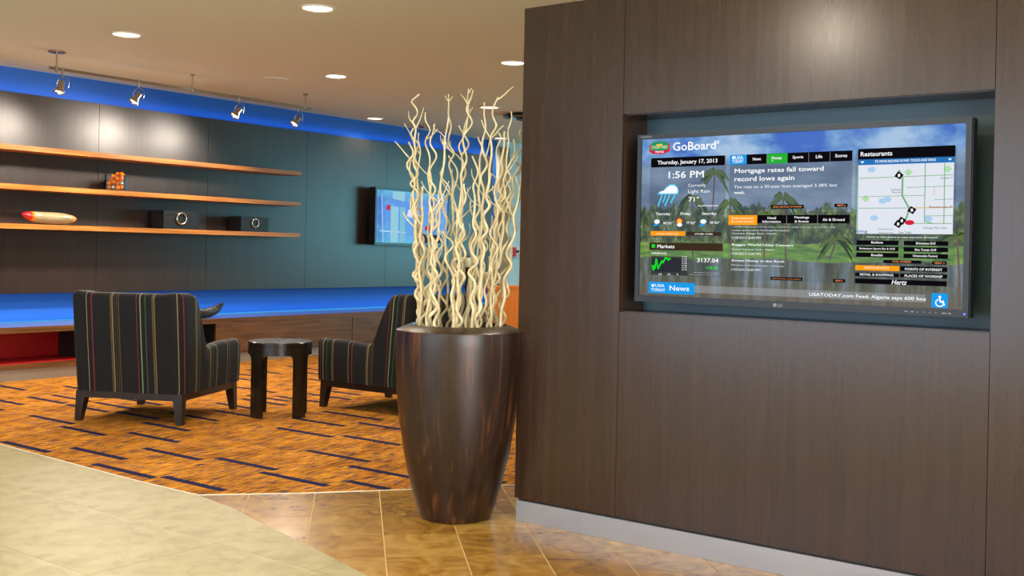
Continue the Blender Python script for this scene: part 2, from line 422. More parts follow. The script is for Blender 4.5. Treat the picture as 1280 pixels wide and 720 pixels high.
wr = struct(box('wall_rear', M_paper, None, 13.25, 16.2, YW, YW + 0.25, 0, ZC))
box('end_return', M_blue, wall_back, 13.13, 13.29, YW + 0.03, YW + 0.10, 0.5, ZC)
col_ = struct(box('trim_1', M_column, None, 13.29, 13.484, YW - 0.05, YW, 0, 2.9)); 
def window_wall(name, axis, pos, a0, a1, o0, o1, z0, z1, thick, nm):
    """a wall across X=pos or Y=pos with one long opening, its frame and mullions"""
    bm = bmesh.new()
    def seg(s0, s1, zz0, zz1):
        if axis == 'x': bx(bm, pos, pos + thick, s0, s1, zz0, zz1)
        else: bx(bm, s0, s1, pos, pos + thick, zz0, zz1)
    seg(a0, o0, 0, ZC); seg(o1, a1, 0, ZC); seg(o0, o1, 0, z0); seg(o0, o1, z1, ZC)
    w = struct(obj(name, bm, M_wallpaint))
    bm = bmesh.new()
    n = 4
    for i in range(n + 1):
        c = o0 + (o1 - o0) * i / n
        c0, c1 = max(o0, c - 0.03), min(o1, c + 0.03)
        if axis == 'x': bx(bm, pos + thick*.3, pos + thick*.7, c0, c1, z0, z1)
        else: bx(bm, c0, c1, pos + thick*.3, pos + thick*.7, z0, z1)
    struct(obj(nm, bm, M_steel))
window_wall('wall_left', 'x', -4.2, -4.2, 10.36, 1.8, 7.4, 0.1, 2.9, 0.15, 'window_1')
window_wall('wall_front', 'y', -4.2, -4.05, 16.2, -3.65, 1.85, 0.3, 2.7, 0.15, 'window_2')
window_wall('wall_far', 'x', 16.05, -4.05, YW, 1.9, 7.5, 0.75, 2.75, 0.15, 'window_3')

# ------------------------------------------------------------------ kiosk partition with recess
YL, NY1, NY0, NZ0, NZ1, DEP = 3.15, 2.582, 1.0, 1.038, 1.932, 0.21
KT = 2.477; BB = 0.10
bm = bmesh.new()
bx(bm, XK + 0.03, 4.85, -0.9, YL - 0.012, BB + 0.012, KT - 0.004)
# carve: build the core as a ring around the niche
bm.free(); bm = bmesh.new()
x0, x1, ya, yb_, za, zb = XK + 0.02, 4.85, -0.9, YL - 0.012, 0.0, KT - 0.004
bx(bm, x0, x1, NY1, yb_, za, zb); bx(bm, x0, x1, ya, NY0, za, zb)
bx(bm, x0, x1, NY0, NY1, za, NZ0); bx(bm, x0, x1, NY0, NY1, NZ1, zb)
kiosk = struct(obj('wall_right', bm, M_darkint))
def kp(y0, y1, z0, z1): return box('veneer_panel', M_veneer, kiosk, XK, XK + 0.02, y0 + 0.0012, y1 - 0.0012, z0, z1, 0.0008)
zb0 = BB + 0.012
kp(NY1, YL, zb0, KT); kp(NY0, NY1, zb0, NZ0); kp(NY0, NY1, NZ1, KT); kp(-0.9, NY0, zb0, KT)
box('end_panel', M_veneer, kiosk, XK + 0.02, 4.85, YL - 0.012, YL, zb0, KT)
nb = box('niche_back', M_niche, kiosk, XK + DEP, XK + DEP + 0.015, NY0, NY1, NZ0, NZ1)
bm = bmesh.new()
bx(bm, XK + 0.02, XK + DEP, NY0, NY1, NZ0 - 0.0002, NZ0 + 0.004); bx(bm, XK + 0.02, XK + DEP, NY0, NY1, NZ1 - 0.004, NZ1)
bx(bm, XK + 0.02, XK + DEP, NY1 - 0.004, NY1, NZ0 + .004, NZ1 - .004); bx(bm, XK + 0.02, XK + DEP, NY0, NY0 + 0.004, NZ0 + .004, NZ1 - .004)
obj('niche_lining', bm, M_veneer, kiosk)
bs = struct(box('baseboard_right', M_steel, None, XK + 0.004, XK + 0.02, -0.9, YL - 0.008, 0.0, BB, 0.001))

# ------------------------------------------------------------------ display monitor in the niche
SW, SH = 1.385, 0.695
RX = (PI / 2, 0, -PI / 2)
mon = tag(empty('display_monitor', (XK + 0.012, 2.486, 1.119), rot=RX), 'wide flat touch monitor showing news, weather and a street map in the dark wood recess', 'monitor')
bm = bmesh.new()
fr = 0.021
bx(bm, -fr, SW + fr + .004, -fr - .008, SH + fr, -0.06, -0.004)
obj('housing', bm, M_black, mon, bevel=0.004)
bm = bmesh.new()
bx(bm, -fr, SW + fr, SH, SH + fr, -0.004, 0.006); bx(bm, -fr, SW + fr, -fr - .008, 0, -0.004, 0.006)
bx(bm, -fr, 0, 0, SH, -0.004, 0.006); bx(bm, SW, SW + fr, 0, SH, -0.004, 0.006)
obj('bezel', bm, M_bezel, mon)
box('wall_mount', M_black, mon, SW*.3, SW*.7, SH*.25, SH*.75, -0.195, -0.06)
bm = bmesh.new(); bmesh.ops.create_uvsphere(bm, u_segments=10, v_segments=6, radius=0.004)
pl = obj('power_light', bm, emit('power_blue', (0.06, 0.06, 1, 1), 6), mon, True); pl.location = (SW + 0.008, -0.016, 0.006)

def screen_picture():
    m, nt, b = material('screen_picture'); L = nt.links.new
    tc = N(nt, 'ShaderNodeTexCoord'); mp = N(nt, 'ShaderNodeMapping'); mp.inputs['Scale'].default_value = (1/SW, 1/SH, 1); L(tc.outputs['Object'], mp.inputs[0])
    sp = N(nt, 'ShaderNodeSeparateXYZ'); L(mp.outputs[0], sp.inputs[0])
    def noise(sx, sy, det=5, ro=0.6, off=0):
        q = N(nt, 'ShaderNodeMapping'); q.inputs['Scale'].default_value = (sx, sy, 1); q.inputs['Location'].default_value = (off, off, 0); L(tc.outputs['Object'], q.inputs[0])
        n = N(nt, 'ShaderNodeTexNoise'); n.inputs['Scale'].default_value = 1; n.inputs['Detail'].default_value = det; n.inputs['Roughness'].default_value = ro; L(q.outputs[0], n.inputs[0]); return n.outputs[0]
    def mix(f, a, c, bt='MIX'):
        x = N(nt, 'ShaderNodeMix', data_type='RGBA', blend_type=bt)
        for s, v in ((0, f), (6, a), (7, c)):
            if hasattr(v, 'is_linked'): L(v, x.inputs[s])
            else: x.inputs[s].default_value = v
        return x.outputs[2]
    def step(v, lo, hi, w=0):
        r = N(nt, 'ShaderNodeMapRange'); r.inputs['From Min'].default_value = lo; r.inputs['From Max'].default_value = hi; L(v, r.inputs[0]); return r.outputs[0]
    def addn(v, n, amt):
        a = N(nt, 'ShaderNodeMath', operation='MULTIPLY_ADD'); L(n, a.inputs[0]); a.inputs[1].default_value = amt; L(v, a.inputs[2]); return a.outputs[0]
    v = sp.outputs[1]
    cl = noise(3.2, 5, 6, 0.6)
    rs = ramp(nt, [(0.40, lin(28, 92, 190)), (0.50, lin(96, 146, 204)), (0.62, lin(160, 190, 222))]); L(cl, rs.inputs[0])
    rg = ramp(nt, [(0.36, lin(84, 104, 134)), (0.5, lin(112, 134, 162)), (0.66, lin(142, 164, 190))]); L(noise(2.4, 6, 5, 0.55, 3), rg.inputs[0])
    sky = mix(step(v, 0.80, 0.88), rg.outputs[0], rs.outputs[0])
    rt = ramp(nt, [(0.34, lin(14, 22, 10)), (0.46, lin(42, 62, 22)), (0.56, lin(92, 112, 44)), (0.66, lin(140, 160, 150))]); L(noise(26, 15, 8, 0.72, 1), rt.inputs[0])
    tn = noise(11, 3, 5, 0.7, 6)
    c1 = mix(step(addn(v, tn, 0.30), 0.70, 0.72), rt.outputs[0], sky)
    rgz = ramp(nt, [(0.35, lin(58, 100, 28)), (0.55, lin(106, 152, 44)), (0.7, lin(146, 160, 82))]); L(noise(9, 40, 4, 0.6, 2), rgz.inputs[0])
    c2 = mix(step(addn(v, noise(6, 3, 3, .5, 9), 0.06), 0.365, 0.375), rgz.outputs[0], c1)
    rw = ramp(nt, [(0.30, lin(30, 40, 20)), (0.47, lin(74, 76, 46)), (0.60, lin(104, 118, 126)), (0.78, lin(146, 160, 180))]); L(noise(20, 2.5, 6, 0.65, 4), rw.inputs[0])
    c3 = mix(step(addn(v, noise(8, 3, 3, .5, 7), 0.07), 0.275, 0.282), rw.outputs[0], c2)
    c4 = mix(step(v, 0.13, 0.02), c3, mix(0.55, c3, lin(96, 76, 52)))
    L(c4, b.inputs['Emission Color']); b.inputs['Emission Strength'].default_value = 0.95
    b.inputs['Base Color'].default_value = (0.01, 0.01, 0.012, 1); b.inputs['Roughness'].default_value = 0.25; b.inputs['Specular IOR Level'].default_value = 0.2
    return m
bm = bmesh.new(); bx(bm, 0, SW, 0, SH, -0.003, 0.0)
screen = obj('screen', bm, screen_picture(), mon); screen['label'] = 'lit screen with palm lake picture under the panels'

SCOL = dict(w=lin(250, 252, 255), k=lin(14, 12, 16), o=lin(255, 160, 24), br=lin(62, 46, 32), g=lin(20, 224, 40), g2=lin(40, 176, 52), b=lin(28, 156, 236), b2=lin(40, 116, 184),
            dg=lin(58, 62, 60), dk=lin(44, 48, 54), gr=lin(150, 150, 155), map=lin(226, 230, 240), pk=lin(255, 232, 200), cy=lin(236, 236, 150), gn=lin(118, 176, 128), orr=lin(228, 176, 110),
            red=lin(218, 34, 58), teal=lin(30, 150, 108), lake=lin(170, 206, 238), park=lin(176, 222, 170), cyan=lin(90, 206, 246), palm=lin(56, 72, 34), trunk=lin(112, 96, 86), sun=lin(255, 196, 60))
SCOL['or'] = lin(255, 150, 90)
EM = {k: emit('screen_' + k, c, 1.0) for k, c in SCOL.items()}
def see_through(name, col, a):
    m, nt, b = material(name)
    b.inputs['Base Color'].default_value = (0, 0, 0, 1); b.inputs['Specular IOR Level'].default_value = 0
    b.inputs['Emission Color'].default_value = col; b.inputs['Emission Strength'].default_value = 1; b.inputs['Alpha'].default_value = a
    return m
def quad_part(name, mat, pts, z, parent=screen):
    me = bpy.data.meshes.new(name)
    vs_ = [(u * SW, v * SH, z) for u, v in pts]
    tris = [tuple(t) for t in tessellate_polygon([[Vector(p) for p in vs_]])] if len(vs_) > 4 else [tuple(range(len(vs_)))]
    me.from_pydata(vs_, [], tris); me.update()
    return new_obj(name, me, mat, parent)
def rrect(u0, v0, u1, v1, rad):
    if not rad: return [(u0, v0), (u1, v0), (u1, v1), (u0, v1)]
    ru, rv = rad * 0.5, rad
    rv = min(rv, (v1 - v0) / 2); out = []
    for cx, cy, a0 in ((u1 - ru, v0 + rv, -90), (u1 - ru, v1 - rv, 0), (u0 + ru, v1 - rv, 90), (u0 + ru, v0 + rv, 180)):
        for s in range(4):
            a = math.radians(a0 + s * 30); out.append((cx + ru * math.cos(a), cy + rv * math.sin(a)))
    return out
RECTS = [('left_panel', 0.0314, 0.3697, 0.2972, 0.8784, 'smoke', 1, 0.3, 0),
 ('markets_panel', 0.0314, 0.1293, 0.2947, 0.3356, 'smoke', 1, 0.25, 0),
 ('news_panel', 0.3093, 0.5415, 0.6911, 0.8781, 'smoke', 1, 0.35, 0),
 ('events_panel', 0.3095, 0.1173, 0.687, 0.5059, 'smoke', 1, 0.18, 0),
 ('map_panel', 0.7011, 0.1203, 0.9771, 0.8798, 'smoke', 1, 0.25, 0),
 ('ticker_band', 0.1901, 0.0286, 0.9019, 0.0734, 'haze', 1, 0.3, 0),
 ('date_bar', 0.0342, 0.8184, 0.2935, 0.8784, 'k', 2, 1, 0.008),
 ('local_forecast_button', 0.0377, 0.3823, 0.1615, 0.4113, 'o', 2, 1, 0.004),
 ('other_cities_button', 0.1654, 0.3847, 0.2864, 0.4077, 'br', 2, 1, 0.004),
 ('markets_bar', 0.034, 0.2903, 0.292, 0.3382, 'br', 2, 1, 0.006),
 ('market_square', 0.0428, 0.3053, 0.0552, 0.3261, 'g', 3, 1, 0),
 ('chart_box', 0.0422, 0.1336, 0.1734, 0.2507, 'dg', 2, 1, 0),
 ('chart_grid', 0.0456, 0.1538, 0.149, 0.2409, 'dk', 3, 1, 0),
 ('news_badge', 0.034, 0.0151, 0.1991, 0.0875, 'b', 2, 1, 0.006),
 ('tab_bar', 0.3093, 0.8183, 0.6907, 0.8781, 'k', 2, 1, 0.006),
 ('blue_tab', 0.3093, 0.8195, 0.3654, 0.8772, 'b', 3, 1, 0),
 ('green_tab', 0.4307, 0.8181, 0.4959, 0.8768, 'g2', 3, 1, 0),
 ('tab_divider', 0.4302, 0.8212, 0.4313, 0.8777, 'gr', 4, 1, 0),
 ('tab_divider', 0.5606, 0.8197, 0.5616, 0.8752, 'gr', 4, 1, 0),
 ('tab_divider', 0.6248, 0.819, 0.6258, 0.8739, 'gr', 4, 1, 0),
 ('send_article_button', 0.447, 0.5489, 0.5492, 0.5707, 'k', 2, 1, 0.004),
 ('next_button', 0.6412, 0.555, 0.6802, 0.5746, 'k', 2, 1, 0.004),
 ('black_tabs', 0.4038, 0.4621, 0.6865, 0.5114, 'k', 2, 1, 0),
 ('orange_tab', 0.3092, 0.4517, 0.4038, 0.5112, 'o', 3, 1, 0),
 ('tab_divider', 0.4966, 0.4556, 0.4979, 0.5098, 'gr', 4, 1, 0),
 ('tab_divider', 0.5911, 0.4596, 0.5924, 0.513, 'gr', 4, 1, 0),
 ('directions_button', 0.4499, 0.1256, 0.5497, 0.1436, 'k', 2, 1, 0.004),
 ('next_button', 0.6418, 0.1234, 0.6775, 0.1431, 'k', 2, 1, 0.004),
 ('restaurants_bar', 0.707, 0.8225, 0.9731, 0.8842, 'k', 2, 1, 0.006),
 ('map_hint_bar', 0.7071, 0.791, 0.9721, 0.8258, 'b2', 2, 1, 0),
 ('street_map', 0.7064, 0.4038, 0.9705, 0.7921, 'map', 2, 1, 0),
 ('restaurant_button', 0.7078, 0.341, 0.8264, 0.3662, 'k', 2, 1, 0.004),
 ('restaurant_button', 0.8404, 0.3412, 0.9594, 0.3656, 'k', 2, 1, 0.004),
 ('restaurant_button', 0.7078, 0.3069, 0.8265, 0.3319, 'k', 2, 1, 0.004),
 ('restaurant_button', 0.8404, 0.3065, 0.9594, 0.3311, 'k', 2, 1, 0.004),
 ('restaurant_button', 0.7079, 0.2719, 0.8265, 0.2972, 'k', 2, 1, 0.004),
 ('restaurant_button', 0.8405, 0.2709, 0.9595, 0.2953, 'k', 2, 1, 0.004),
 ('full_screen_button', 0.7851, 0.2408, 0.8891, 0.2585, 'k', 2, 1, 0.004),
 ('next_button', 0.9184, 0.2389, 0.9563, 0.2563, 'k', 2, 1, 0.004),
 ('restaurants_button', 0.7056, 0.1967, 0.83, 0.2257, 'o', 2, 1, 0.004),
 ('points_button', 0.8323, 0.1995, 0.9586, 0.2256, 'k', 2, 1, 0.004),
 ('retail_button', 0.7057, 0.1634, 0.8294, 0.1836, 'k', 2, 1, 0.004),
 ('worship_button', 0.8323, 0.1643, 0.9586, 0.1861, 'k', 2, 1, 0.004),
 ('sponsor_bar', 0.7058, 0.1219, 0.9576, 0.1498, 'k', 2, 1, 0.004),
 ('access_badge', 0.9181, 0.0043, 0.9616, 0.0836, 'b', 2, 1, 0.008)]
TEXTS = [('GoBoard', 0.112, 0.9184, 0.2621, 0.9728, 'w', 1, 0),
 ('®', 0.2632, 0.9502, 0.2746, 0.9724, 'w', 1, 0),
 ('COURTYARD', 0.0351, 0.937, 0.0933, 0.9571, 'cy', 1, 0),
 ('Marriott', 0.0498, 0.9105, 0.0802, 0.9252, 'w', 1, 0),
 ('Thursday, January 17, 2013', 0.0577, 0.8279, 0.2686, 0.8609, 'w', 1, 0),
 ('1:56 PM', 0.0989, 0.7458, 0.2231, 0.7896, 'w', 1, 0),
 ('Currently', 0.1686, 0.6832, 0.2307, 0.7083, 'w', 0, 0),
 ('Light Rain', 0.1697, 0.6443, 0.2447, 0.6713, 'w', 0, 0),
 ('71°', 0.1713, 0.5957, 0.2078, 0.628, 'w', 1, 0),
 ('AccuWeather.com', 0.204, 0.5655, 0.2748, 0.5765, 'w', 1, 0),
 ('Thursday', 0.0552, 0.5081, 0.1079, 0.5294, 'w', 1, 0),
 ('Friday', 0.1447, 0.5084, 0.1809, 0.53, 'w', 1, 0),
 ('Saturday', 0.2194, 0.5094, 0.2698, 0.5303, 'w', 1, 0),
 ('80°/53°', 0.0836, 0.4547, 0.1171, 0.4703, 'w', 1, 0),
 ('77°/62°', 0.1651, 0.4559, 0.1981, 0.4724, 'w', 1, 0),
 ('78°/62°', 0.2466, 0.4582, 0.28, 0.4735, 'w', 1, 0),
 ('LOCAL FORECAST', 0.0577, 0.3892, 0.1406, 0.3992, 'pk', 1, 0),
 ('OTHER CITIES', 0.1951, 0.39, 0.2574, 0.3997, 'w', 1, 0),
 ('Markets', 0.0634, 0.303, 0.1252, 0.3258, 'w', 1, 0),
 ('NASDAQ', 0.0436, 0.2624, 0.0974, 0.2769, 'w', 1, 0),
 ('3,140', 0.1531, 0.2465, 0.1709, 0.2552, 'w', 1, 0),
 ('3,140', 0.1531, 0.2329, 0.1709, 0.2416, 'w', 1, 0),
 ('3,130', 0.1531, 0.2193, 0.1709, 0.2279, 'w', 1, 0),
 ('3,130', 0.1531, 0.2057, 0.1709, 0.2143, 'w', 1, 0),
 ('3,120', 0.1531, 0.1922, 0.1709, 0.2007, 'w', 1, 0),
 ('3,120', 0.1531, 0.1786, 0.1709, 0.1871, 'w', 1, 0),
 ('3,110', 0.1531, 0.165, 0.1709, 0.1735, 'w', 1, 0),
 ('10', 0.071, 0.1318, 0.0809, 0.1425, 'w', 1, 0),
 ('12', 0.1032, 0.1334, 0.113, 0.1441, 'w', 1, 0),
 ('2', 0.1352, 0.1337, 0.1402, 0.1447, 'w', 1, 0),
 ('3137.04', 0.2058, 0.2189, 0.2788, 0.245, 'w', 1, 0),
 ('+18.46', 0.2347, 0.177, 0.2777, 0.197, 'g', 1, 0),
 ('Data delayed at least 15 minutes', 0.1941, 0.1534, 0.2815, 0.1565, 'w', 1, 0),
 ('Source: market data provider', 0.1819, 0.1403, 0.2815, 0.1427, 'w', 1, 0),
 ('USA', 0.0586, 0.0553, 0.0929, 0.0747, 'w', 1, 0),
 ('TODAY', 0.0436, 0.0276, 0.0957, 0.0467, 'w', 1, 0),
 ('News', 0.1102, 0.0359, 0.1803, 0.0679, 'w', 1, 0),
 ('USA', 0.3271, 0.8514, 0.3545, 0.8715, 'w', 1, 0),
 ('TODAY', 0.318, 0.8283, 0.355, 0.849, 'w', 1, 0),
 ('News', 0.3855, 0.84, 0.4119, 0.858, 'w', 1, 0),
 ('Money', 0.4462, 0.8372, 0.4787, 0.8594, 'w', 1, 0),
 ('Sports', 0.5118, 0.8381, 0.5447, 0.8602, 'w', 1, 0),
 ('Life', 0.583, 0.8401, 0.6024, 0.8594, 'w', 1, 0),
 ('Scores', 0.6408, 0.8409, 0.6758, 0.8603, 'w', 1, 0),
 ('Mortgage rates fall toward', 0.3266, 0.7586, 0.6073, 0.7939, 'w', 1, 0),
 ('record lows again', 0.3267, 0.7081, 0.5184, 0.7452, 'w', 1, 0),
 ('The rate on a 30-year loan averaged 3.38% last', 0.3259, 0.6683, 0.6478, 0.6917, 'w', 0, 0),
 ('week.', 0.3259, 0.6392, 0.3622, 0.6589, 'w', 1, 0),
 ('SEND ARTICLE TO PHONE', 0.4533, 0.5549, 0.543, 0.5642, 'or', 1, 0),
 ('NEXT »', 0.6496, 0.5594, 0.6745, 0.5707, 'or', 1, 0),
 ('Entertainment', 0.3203, 0.4866, 0.3925, 0.5004, 'pk', 1, 0),
 ('& Local Events', 0.3182, 0.4666, 0.3925, 0.4791, 'pk', 1, 0),
 ('Hotel', 0.4369, 0.4864, 0.4637, 0.5016, 'w', 1, 0),
 ('Information', 0.4209, 0.4652, 0.4788, 0.4796, 'w', 1, 0),
 ('Meetings', 0.5214, 0.4865, 0.5664, 0.5036, 'w', 1, 0),
 ('& Events', 0.5221, 0.4669, 0.5654, 0.4801, 'w', 1, 0),
 ('Air & Ground', 0.607, 0.4758, 0.6723, 0.4917, 'w', 1, 0),
 ('“TK Blu” Swing Band Performing at Country Village Park, Jan. 18 at 8 PM -Jazz', 0.323, 0.4369, 0.6455, 0.4416, 'w', 1, 0),
 ('concert sponsored by The Knight Foundation', 0.323, 0.414, 0.5048, 0.4223, 'w', 1, 0),
 ('Country Village Park - Miami', 0.323, 0.3928, 0.4661, 0.4049, 'w', 0, 0),
 ('1/18/2013 8:00 PM', 0.323, 0.3674, 0.4174, 0.3817, 'w', 0, 0),
 ('Reggae World Unity Concert', 0.323, 0.3213, 0.5198, 0.3391, 'w', 1, 0),
 ('Grand Central Park - Miami', 0.323, 0.2996, 0.4599, 0.3092, 'w', 0, 0),
 ('1/20/2013 2:00 PM', 0.3231, 0.2711, 0.4175, 0.285, 'w', 0, 0),
 ('Sweet Honey in the Rock', 0.3231, 0.2253, 0.4941, 0.2425, 'w', 1, 0),
 ('Miramar Cultural Center - Miramar', 0.3231, 0.2045, 0.4926, 0.2115, 'w', 0, 0),
 ('1/25/2013 8:00 PM', 0.3231, 0.1747, 0.4168, 0.1873, 'w', 0, 0),
 ('DIRECTIONS & LOCAL EVENTS', 0.455, 0.1317, 0.5448, 0.136, 'or', 1, 0),
 ('NEXT »', 0.649, 0.1283, 0.6716, 0.1383, 'or', 1, 0),
 ('USATODAY.com Feed: Algeria says 600 hos', 0.5713, 0.0341, 0.9037, 0.0594, 'w', 1, 0),
 ('Restaurants', 0.7147, 0.8408, 0.804, 0.8667, 'w', 1, 0),
 ('TO MOVE AROUND IN MAP, TOUCH AND DRAG', 0.7555, 0.8002, 0.9224, 0.8171, 'w', 1, 0),
 ('bing', 0.7089, 0.4048, 0.7387, 0.4261, 'b2', 1, 0),
 ('Change Map View', 0.8923, 0.4298, 0.9548, 0.4437, 'dk', 0, 0),
 ('Clear Traffic', 0.8251, 0.4056, 0.8612, 0.4172, 'dk', 0, 0),
 ('Driving directions', 0.7681, 0.4238, 0.8122, 0.4352, 'dk', 0, 0),
 ('Walking directions', 0.7681, 0.4031, 0.8122, 0.4144, 'dk', 0, 0),
 ('Southwest', 0.802, 0.6452, 0.8315, 0.6556, 'dk', 0, 0),
 ('Ranches', 0.8055, 0.6309, 0.8304, 0.6412, 'dk', 0, 0),
 ('Cooper C', 0.9357, 0.7007, 0.9684, 0.7146, 'dk', 0, 0),
 ('Pembroke Pi', 0.9075, 0.5455, 0.9687, 0.5578, 'dk', 0, 0),
 ('Touch an item below to view and print directions', 0.7362, 0.3802, 0.932, 0.3892, 'w', 1, 0),
 ('Benihana', 0.7504, 0.3492, 0.7829, 0.3622, 'w', 1, 0),
 ('Bokampers Sports Bar & Grill', 0.7167, 0.3125, 0.8163, 0.3256, 'w', 1, 0),
 ('Bonefish', 0.751, 0.2778, 0.783, 0.291, 'w', 1, 0),
 ('Brimstone Grill', 0.8744, 0.3471, 0.9255, 0.3604, 'w', 1, 0),
 ('Brio Tuscan Grill', 0.8714, 0.3119, 0.9278, 0.3242, 'w', 1, 0),
 ('Cheesecake Factory', 0.8658, 0.2751, 0.9329, 0.2908, 'w', 1, 0),
 ('FULL SCREEN', 0.8118, 0.2458, 0.8614, 0.2555, 'or', 1, 0),
 ('NEXT »', 0.9248, 0.2429, 0.9511, 0.2524, 'or', 1, 0),
 ('RESTAURANTS', 0.733, 0.207, 0.8017, 0.2187, 'pk', 1, 0),
 ('POINTS OF INTEREST', 0.8458, 0.2037, 0.9455, 0.2168, 'w', 1, 0),
 ('RETAIL & SHOPPING', 0.7198, 0.1679, 0.8138, 0.1798, 'w', 1, 0),
 ('PLACES OF WORSHIP', 0.845, 0.1667, 0.9464, 0.18, 'w', 1, 0),
 ('Hertz', 0.8093, 0.1225, 0.8518, 0.149, 'w', 1, 1)]
ROADS = [('gn', 0.004, [(0.8945, 0.7901), (0.8952, 0.4722), (0.9202, 0.4622)]), ('gn', 0.004, [(0.9461, 0.7897), (0.9468, 0.4597)]), ('gn', 0.005, [(0.7079, 0.79), (0.7085, 0.4035)]), ('gn', 0.003, [(0.7119, 0.717), (0.9687, 0.7253)]), ('gn', 0.0025, [(0.7121, 0.6129), (0.8941, 0.6164)]), ('gn', 0.003, [(0.7122, 0.5483), (0.8497, 0.5471)]), ('gn', 0.0025, [(0.8457, 0.6602), (0.9688, 0.6654)]), ('orr', 0.004, [(0.8683, 0.5476), (0.9672, 0.5484)]), ('orr', 0.003, [(0.9198, 0.6611), (0.9199, 0.6169)]), ('gn', 0.003, [(0.8648, 0.462), (0.9674, 0.4621)]), ('gn', 0.0025, [(0.8951, 0.5033), (0.9691, 0.5046)]), ('gn', 0.0025, [(0.9199, 0.5911), (0.9689, 0.5945)]), ('gn', 0.008, [(0.823, 0.757), (0.8336, 0.7197), (0.8338, 0.6153), (0.8534, 0.5449), (0.8479, 0.5001), (0.8423, 0.4775)])]
PINS = [(0.8238, 0.7286), (0.8609, 0.5355), (0.8341, 0.4771), (0.8243, 0.4588)]; RED_PIN = (0.8554, 0.4668)
PARKS = [(0.8493, 0.7443), (0.7315, 0.6019), (0.9542, 0.7567)]; LAKES = [(0.7797, 0.5879), (0.7568, 0.4929), (0.7468, 0.7647), (0.9054, 0.4874), (0.793, 0.5957)]
CHART = [(0.0463, 0.1919), (0.0509, 0.1609), (0.0541, 0.1925), (0.0562, 0.1707), (0.0605, 0.2338), (0.0675, 0.1716), (0.0763, 0.2036), (0.0809, 0.2227), (0.0851, 0.2105), (0.0938, 0.2423), (0.1008, 0.2384), (0.1043, 0.2275), (0.1112, 0.2404)]
CLOUD = [(0.0604, 0.6443), (0.0644, 0.6609), (0.0803, 0.6681), (0.0909, 0.6918), (0.1053, 0.7083), (0.1211, 0.7074), (0.1329, 0.6874), (0.136, 0.6617), (0.1329, 0.6438)]
RAIN = [[(0.0763, 0.6398), (0.0623, 0.571)], [(0.0896, 0.64), (0.0803, 0.5941)], [(0.1035, 0.6402), (0.0877, 0.5716)], [(0.1224, 0.6404), (0.1088, 0.5909)]]
LOGO = [(0.0283, 0.9633), (0.0403, 0.9828), (0.0643, 0.9868), (0.0882, 0.9822), (0.1008, 0.9658), (0.1014, 0.9212), (0.0882, 0.9074), (0.0643, 0.9018), (0.0403, 0.9062), (0.0264, 0.9197)]
LOGO_GREEN = [(0.0323, 0.9679), (0.0417, 0.9819), (0.0643, 0.9858), (0.0868, 0.9813), (0.0961, 0.9683), (0.0966, 0.9307), (0.0643, 0.9236), (0.0318, 0.9277)]
PALMS = [((0.2598, 0.772), (0.2493, 0.3867), 0.055), ((0.1844, 0.61), (0.19, 0.236), 0.055), ((0.3129, 0.5833), (0.3236, 0.2067), 0.055), ((0.4847, 0.6108), (0.4975, 0.2435), 0.06), ((0.6487, 0.3698), (0.6297, 0.2531), 0.06), ((0.4318, 0.51), (0.427, 0.2527), 0.04), ((0.982, 0.3882), (0.9935, 0.0168), 0.07)]
WHEEL = (0.9404, 0.0397)
SMALL = [(0.0583, 0.4674), (0.1406, 0.4655), (0.2224, 0.4686)]
BALLS = [(0.0502, 0.0634), (0.3221, 0.8625)]
HINTS = [[(0.7141, 0.813), (0.7202, 0.8011), (0.7258, 0.8129)], [(0.954, 0.8135), (0.9595, 0.8021), (0.9649, 0.8134)]]
LZ = {0: 0.0003, 1: 0.0006, 2: 0.0009, 3: 0.0012, 4: 0.0015}
for n, u0, v0, u1, v1, c, ly, al, rad in RECTS:
    if c == 'smoke': mt = see_through('smoke_%.2f' % al, lin(70, 84, 104), al)
    elif c == 'haze': mt = see_through('haze', lin(190, 196, 204), al)
    else: mt = EM[c]
    quad_part(n, mt, rrect(u0, v0, u1, v1, rad), LZ[ly])
def merged(name, mat, polys, z):
    me = bpy.data.meshes.new(name); V, F = [], []
    for p in polys:
        b0 = len(V); vs_ = [Vector((u * SW, v * SH, z)) for u, v in p]; V += [tuple(q) for q in vs_]
        if len(p) > 4: F += [tuple(b0 + i for i in t) for t in tessellate_polygon([vs_])]
        else: F.append(tuple(range(b0, b0 + len(p))))
    me.from_pydata(V, [], F); me.update()
    return new_obj(name, me, mat, screen)
def line_polys(path, w):
    out = []; AR = SW / SH
    for (a, b2) in zip(path, path[1:]):
        d = Vector(((b2[0]-a[0]) * AR, b2[1]-a[1])).normalized() * w
        n = (-d.y / AR, d.x); e = (d.x * .4 / AR, d.y * .4)
        out.append([(a[0]-n[0]-e[0], a[1]-n[1]-e[1]), (b2[0]-n[0]+e[0], b2[1]-n[1]+e[1]), (b2[0]+n[0]+e[0], b2[1]+n[1]+e[1]), (a[0]+n[0]-e[0], a[1]+n[1]-e[1])])
    return out
def disc(c, r, n=14, sx=1.0, sy=1.0):
    return [(c[0] + r * sx * math.cos(2*PI*i/n) * SH / SW, c[1] + r * sy * math.sin(2*PI*i/n)) for i in range(n)]
merged('road_lines', EM['gn'], [q for c, w, p in ROADS if c == 'gn' for q in line_polys(p, w * 0.6)], 0.0012)
merged('road_lines', EM['orr'], [q for c, w, p in ROADS if c == 'orr' for q in line_polys(p, w * 0.6)], 0.00125)
for c in LAKES: quad_part('map_lake', EM['lake'], disc(c, 0.018, 5, 1.4), 0.0011)
for c in PARKS: quad_part('map_park', EM['park'], disc(c, 0.018, 4, 1.3, 1.2), 0.00112)
